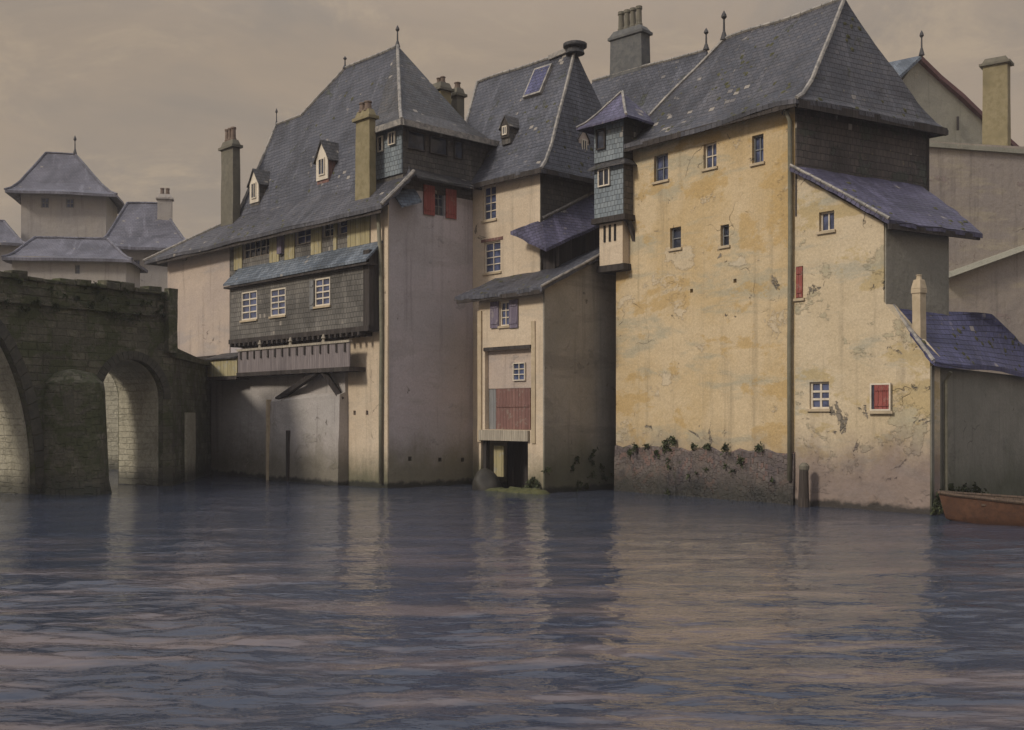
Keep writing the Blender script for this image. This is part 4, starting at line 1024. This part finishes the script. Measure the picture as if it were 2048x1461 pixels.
# mooring post
pp_ = xy(1607, 184.5)
mp = MB().tube([v3(pp_, -1), v3(pp_, .3), v3(pp_ + Vector((.02, 0)), 1.15), v3(pp_ + Vector((.02, 0)), 1.22)], [.2, .175, .15, .15], 12)
mpo = mp.build('mooring_post', M['post'], None, None, Vector((pp_.x, pp_.y, 0)), rough=.03); tag(mpo, 'dark timber mooring post standing in the water under the ochre house', 'post')
MB().tube([v3(pp_ + Vector((.02, 0)), 1.222), v3(pp_ + Vector((.02, 0)), 1.34), v3(pp_ + Vector((.02, 0)), 1.44)], [.17, .17, .08], 12).build('cap', M['chim_dark'], mpo)

# boulder at the water gate
bc = fF.pt(gu0 + .55, 0, .15)
bm_ = bmesh.new(); bmesh.ops.create_icosphere(bm_, subdivisions=3, radius=.6)
for v in bm_.verts:
    v.co *= 1 + .3 * noise.noise(v.co * 1.7); v.co.z *= 1.25
    v.co += bc + Vector((0, 0, .1))
me = bpy.data.meshes.new('boulder'); bm_.to_mesh(me); bm_.free(); uvs(me)
bo = link('boulder', me, M['rock'], None, Vector(bc), True); tag(bo, 'dark wet boulder lying in front of the water gate', 'boulder')

# boat
bow, stern = xy(1893, 212), xy(2235, 232)
bx = (stern - bow).normalized(); by = Vector((-bx.y, bx.x)); BLn = (stern - bow).length
BT = empty('rowing_boat', v3(bow, 0), 'brown planked rowing boat moored at the right edge, bow to the left', 'boat')
st_, NSt, NR = [], 15, 9
def hull(inset, dz):
    vs = []
    for i in range(NSt):
        t = i / (NSt - 1); w = .95 * (math.sin(math.pi * min(1, t * .62 + .02)) ** .75) - inset; w = max(w, .012)
        zg = .62 + .16 * (1 - t) ** 2; zk = -.25 + .3 * (1 - t) ** 4 + dz
        for j in range(NR):
            a = -1 + 2 * j / (NR - 1); yy = w * (abs(a) ** .8) * (1 if a > 0 else -1); zz = zk + (zg - zk) * (abs(a) ** 2.6)
            rake = (-.25 * (1 - t) * (zz - zk) if t < .2 else 0)
            vs.append(v3(bow + bx * (t * BLn + rake + (inset * 1.5 if i == 0 else 0)) + by * yy, zz))
    return vs
ov_, iv_ = hull(0, 0), hull(.05, .06)
fs = [[i * NR + j, i * NR + j + 1, (i + 1) * NR + j + 1, (i + 1) * NR + j] for i in range(NSt - 1) for j in range(NR - 1)]
fs.append([(NSt - 1) * NR + j for j in range(NR)])
hm = MB().add(ov_, fs).build('hull', M['boat'], BT, None, smooth=True)
MB().add(iv_, fs).build('lining', M['boat_in'], BT, None, smooth=True)
for j in (0, NR - 1):
    MB().tube([ov_[i * NR + j] + Vector((0, 0, .02)) for i in range(NSt)], .05, 6).build('gunwale', M['boat_in'], BT)
for i in (4, 8, 12):
    a, b = iv_[i * NR], iv_[i * NR + NR - 1]; MB().bar(a + Vector((0, 0, -.16)), b + Vector((0, 0, -.16)), .28, .05).build('thwart', M['boat_in'], BT)

# weeds in the wall joints and at the water line
wd = MB()
def weed(c, nrm, r, cnt):
    arms = [Vector((random.gauss(0, 1), random.gauss(0, 1), random.gauss(.1, .8))).normalized() * r * random.uniform(.6, 1.9) for _ in range(7)]
    for _ in range(int(cnt * .8)):
        t_ = random.random(); d = random.choice(arms) * t_ + Vector((random.gauss(0, 1), random.gauss(0, 1), random.gauss(0, 1))) * r * .22; d.z -= t_ * t_ * r * .7
        p = c + d; p += v3(nrm, 0) * max(0, .02 - d.dot(v3(nrm, 0)))
        a = Vector((random.gauss(0, 1), random.gauss(0, 1), random.gauss(0, 1))).normalized() * random.uniform(.03, .075); b = a.cross(Vector((random.random(), random.random(), random.random()))).normalized() * a.length * .5
        wd.add([p - a, p + b, p + a * 1.2, p - b], [[0, 1, 2, 3]])
for px, py, r in ((1262, 905, .14), (1277, 893, .17), (1335, 885, .25), (1352, 882, .2), (1390, 893, .12), (1455, 893, .18), (1522, 893, .17), (1318, 905, .13), (1485, 918, .16), (1300, 892, .12), (1420, 890, .13)):
    u = fY.u(px); weed(fY.pt(u, fY.z(px, py), .1), fY.n, r, int(700 * r))
for i in range(9):
    u = random.uniform(.2, YL - .2); weed(fY.pt(u, random.uniform(.15, 1.6), .13), fY.n, random.uniform(.06, .14), 26)
for i in range(16):
    u = random.uniform(.05, 1.0) ** 1.5 * 4; weed(fN.pt(u, random.uniform(0, .75), .1), fN.n, random.uniform(.15, .3), 120)
for i in range(14):
    u = random.uniform(0, 4); weed(fFs.pt(u, random.uniform(.1, 1.6), .1), fFs.n, random.uniform(.08, .2), 50)
for i in range(16):
    u = random.uniform(gu1 + .1, FWd); weed(fF.pt(u, random.uniform(.05, .7), .1), fF.n, random.uniform(.08, .17), 60)
for i in range(30):
    u = random.uniform(fb.u(0), fb.L); weed(fb.pt(u, random.uniform(6.9, 8.2), .12), fb.n, random.uniform(.08, .2), 60)
M['weed'] = plain('wall weeds', (.035, .048, .022), (.07, .08, .035), .8, 3)
wo = wd.build('weeds', M['weed']); wo['kind'] = 'stuff'; wo['label'] = 'small dark weeds growing from wall joints and along the waterline'; wo['category'] = 'weeds'

# river air: pale even haze round the whole place
hz = bpy.data.materials.new('river haze'); hz.use_nodes = True
ht = hz.node_tree; ht.nodes.remove(ht.nodes['Principled BSDF'])
pv_ = ht.nodes.new('ShaderNodeVolumePrincipled'); pv_.inputs['Density'].default_value = .0007; pv_.inputs['Color'].default_value = (.86, .84, .9, 1)
ht.links.new(pv_.outputs[0], ht.nodes['Material Output'].inputs['Volume'])
ho = MB().prism([Vector((-1000, -65)), Vector((1000, -65)), Vector((1000, 160)), Vector((-1000, 160))], -3, 32).build('haze', hz)
ho['kind'] = 'stuff'; ho['label'] = 'thin pale haze hanging over the river and the far houses'; ho['category'] = 'haze'

# ================================================================== LIGHT, SKY, CAMERA
SUN = Vector((-.72, -.50, .62)).normalized()
el = math.asin(SUN.z); az = math.atan2(SUN.x, SUN.y)
wld = bpy.data.worlds.new('World'); SC.world = wld; wld.use_nodes = True
t = wld.node_tree; nd = t.nodes; lk = t.links; bgn = nd['Background']
sky = nd.new('ShaderNodeTexSky'); sky.sky_type = 'NISHITA'; sky.sun_disc = False; sky.sun_elevation = el; sky.sun_rotation = az; sky.dust_density = 4
tc_ = nd.new('ShaderNodeTexCoord')
mp1 = nd.new('ShaderNodeMapping'); mp1.inputs['Scale'].default_value = (1.8, 1.8, 4.2); lk.new(tc_.outputs['Generated'], mp1.inputs[0])
n1_ = nd.new('ShaderNodeTexNoise'); n1_.inputs['Scale'].default_value = 1.6; n1_.inputs['Detail'].default_value = 7; n1_.inputs['Roughness'].default_value = .6; n1_.inputs['Distortion'].default_value = .6; lk.new(mp1.outputs[0], n1_.inputs['Vector'])
n2_ = nd.new('ShaderNodeTexNoise'); n2_.inputs['Scale'].default_value = 3.6; n2_.inputs['Detail'].default_value = 9; n2_.inputs['Roughness'].default_value = .68; n2_.inputs['Distortion'].default_value = .5; lk.new(mp1.outputs[0], n2_.inputs['Vector'])
def wramp(src, a, b):
    r = nd.new('ShaderNodeMapRange'); r.interpolation_type = 'SMOOTHSTEP'; r.inputs[1].default_value = a; r.inputs[2].default_value = b; lk.new(src, r.inputs[0]); return r.outputs[0]
def wmix(f, a, b):
    m_ = nd.new('ShaderNodeMix'); m_.data_type = 'RGBA'
    for sk_, v in ((0, f), (6, a), (7, b)):
        if isinstance(v, (tuple, float)): m_.inputs[sk_].default_value = v if isinstance(v, float) else (*v, 1)
        else: lk.new(v, m_.inputs[sk_])
    return m_.outputs[2]
WS = .1
cl = lambda r, g, b: (r / WS, g / WS, b / WS)
cloud = wmix(wramp(n1_.outputs['Fac'], .35, .68), cl(.385, .298, .215), cl(.29, .243, .195))
cloud = wmix(wramp(n2_.outputs['Fac'], .50, .70), cloud, cl(.43, .335, .235))
# an overcast sky is about three times brighter overhead than near the horizon
sx = nd.new('ShaderNodeSeparateXYZ'); lk.new(tc_.outputs['Generated'], sx.inputs[0])
cloud = wmix(wramp(sx.outputs[2], .30, .80), cloud, cl(.86, .87, .93))
lk.new(wmix(.93, sky.outputs[0], cloud), bgn.inputs['Color']); bgn.inputs['Strength'].default_value = WS
sl = bpy.data.lights.new('sun', 'SUN'); sl.energy = 2.15; sl.angle = R(9); sl.color = (1, .9, .76)
so = bpy.data.objects.new('sun', sl); COL.objects.link(so); so.rotation_euler = SUN.to_track_quat('Z', 'Y').to_euler()
cam = bpy.data.cameras.new('camera'); co = bpy.data.objects.new('camera', cam); COL.objects.link(co)
co.location = (0, 0, EYE); co.rotation_euler = (R(90), 0, 0); cam.sensor_width = 36; cam.lens = 36 * F_PX / 2048
cam.shift_y = (HZ - 730.5) / 2048; cam.clip_end = 3000; cam.clip_start = .1
SC.camera = co
SC.view_settings.view_transform = 'Standard'; SC.view_settings.look = 'None'; SC.view_settings.exposure = 0; SC.view_settings.gamma = 1
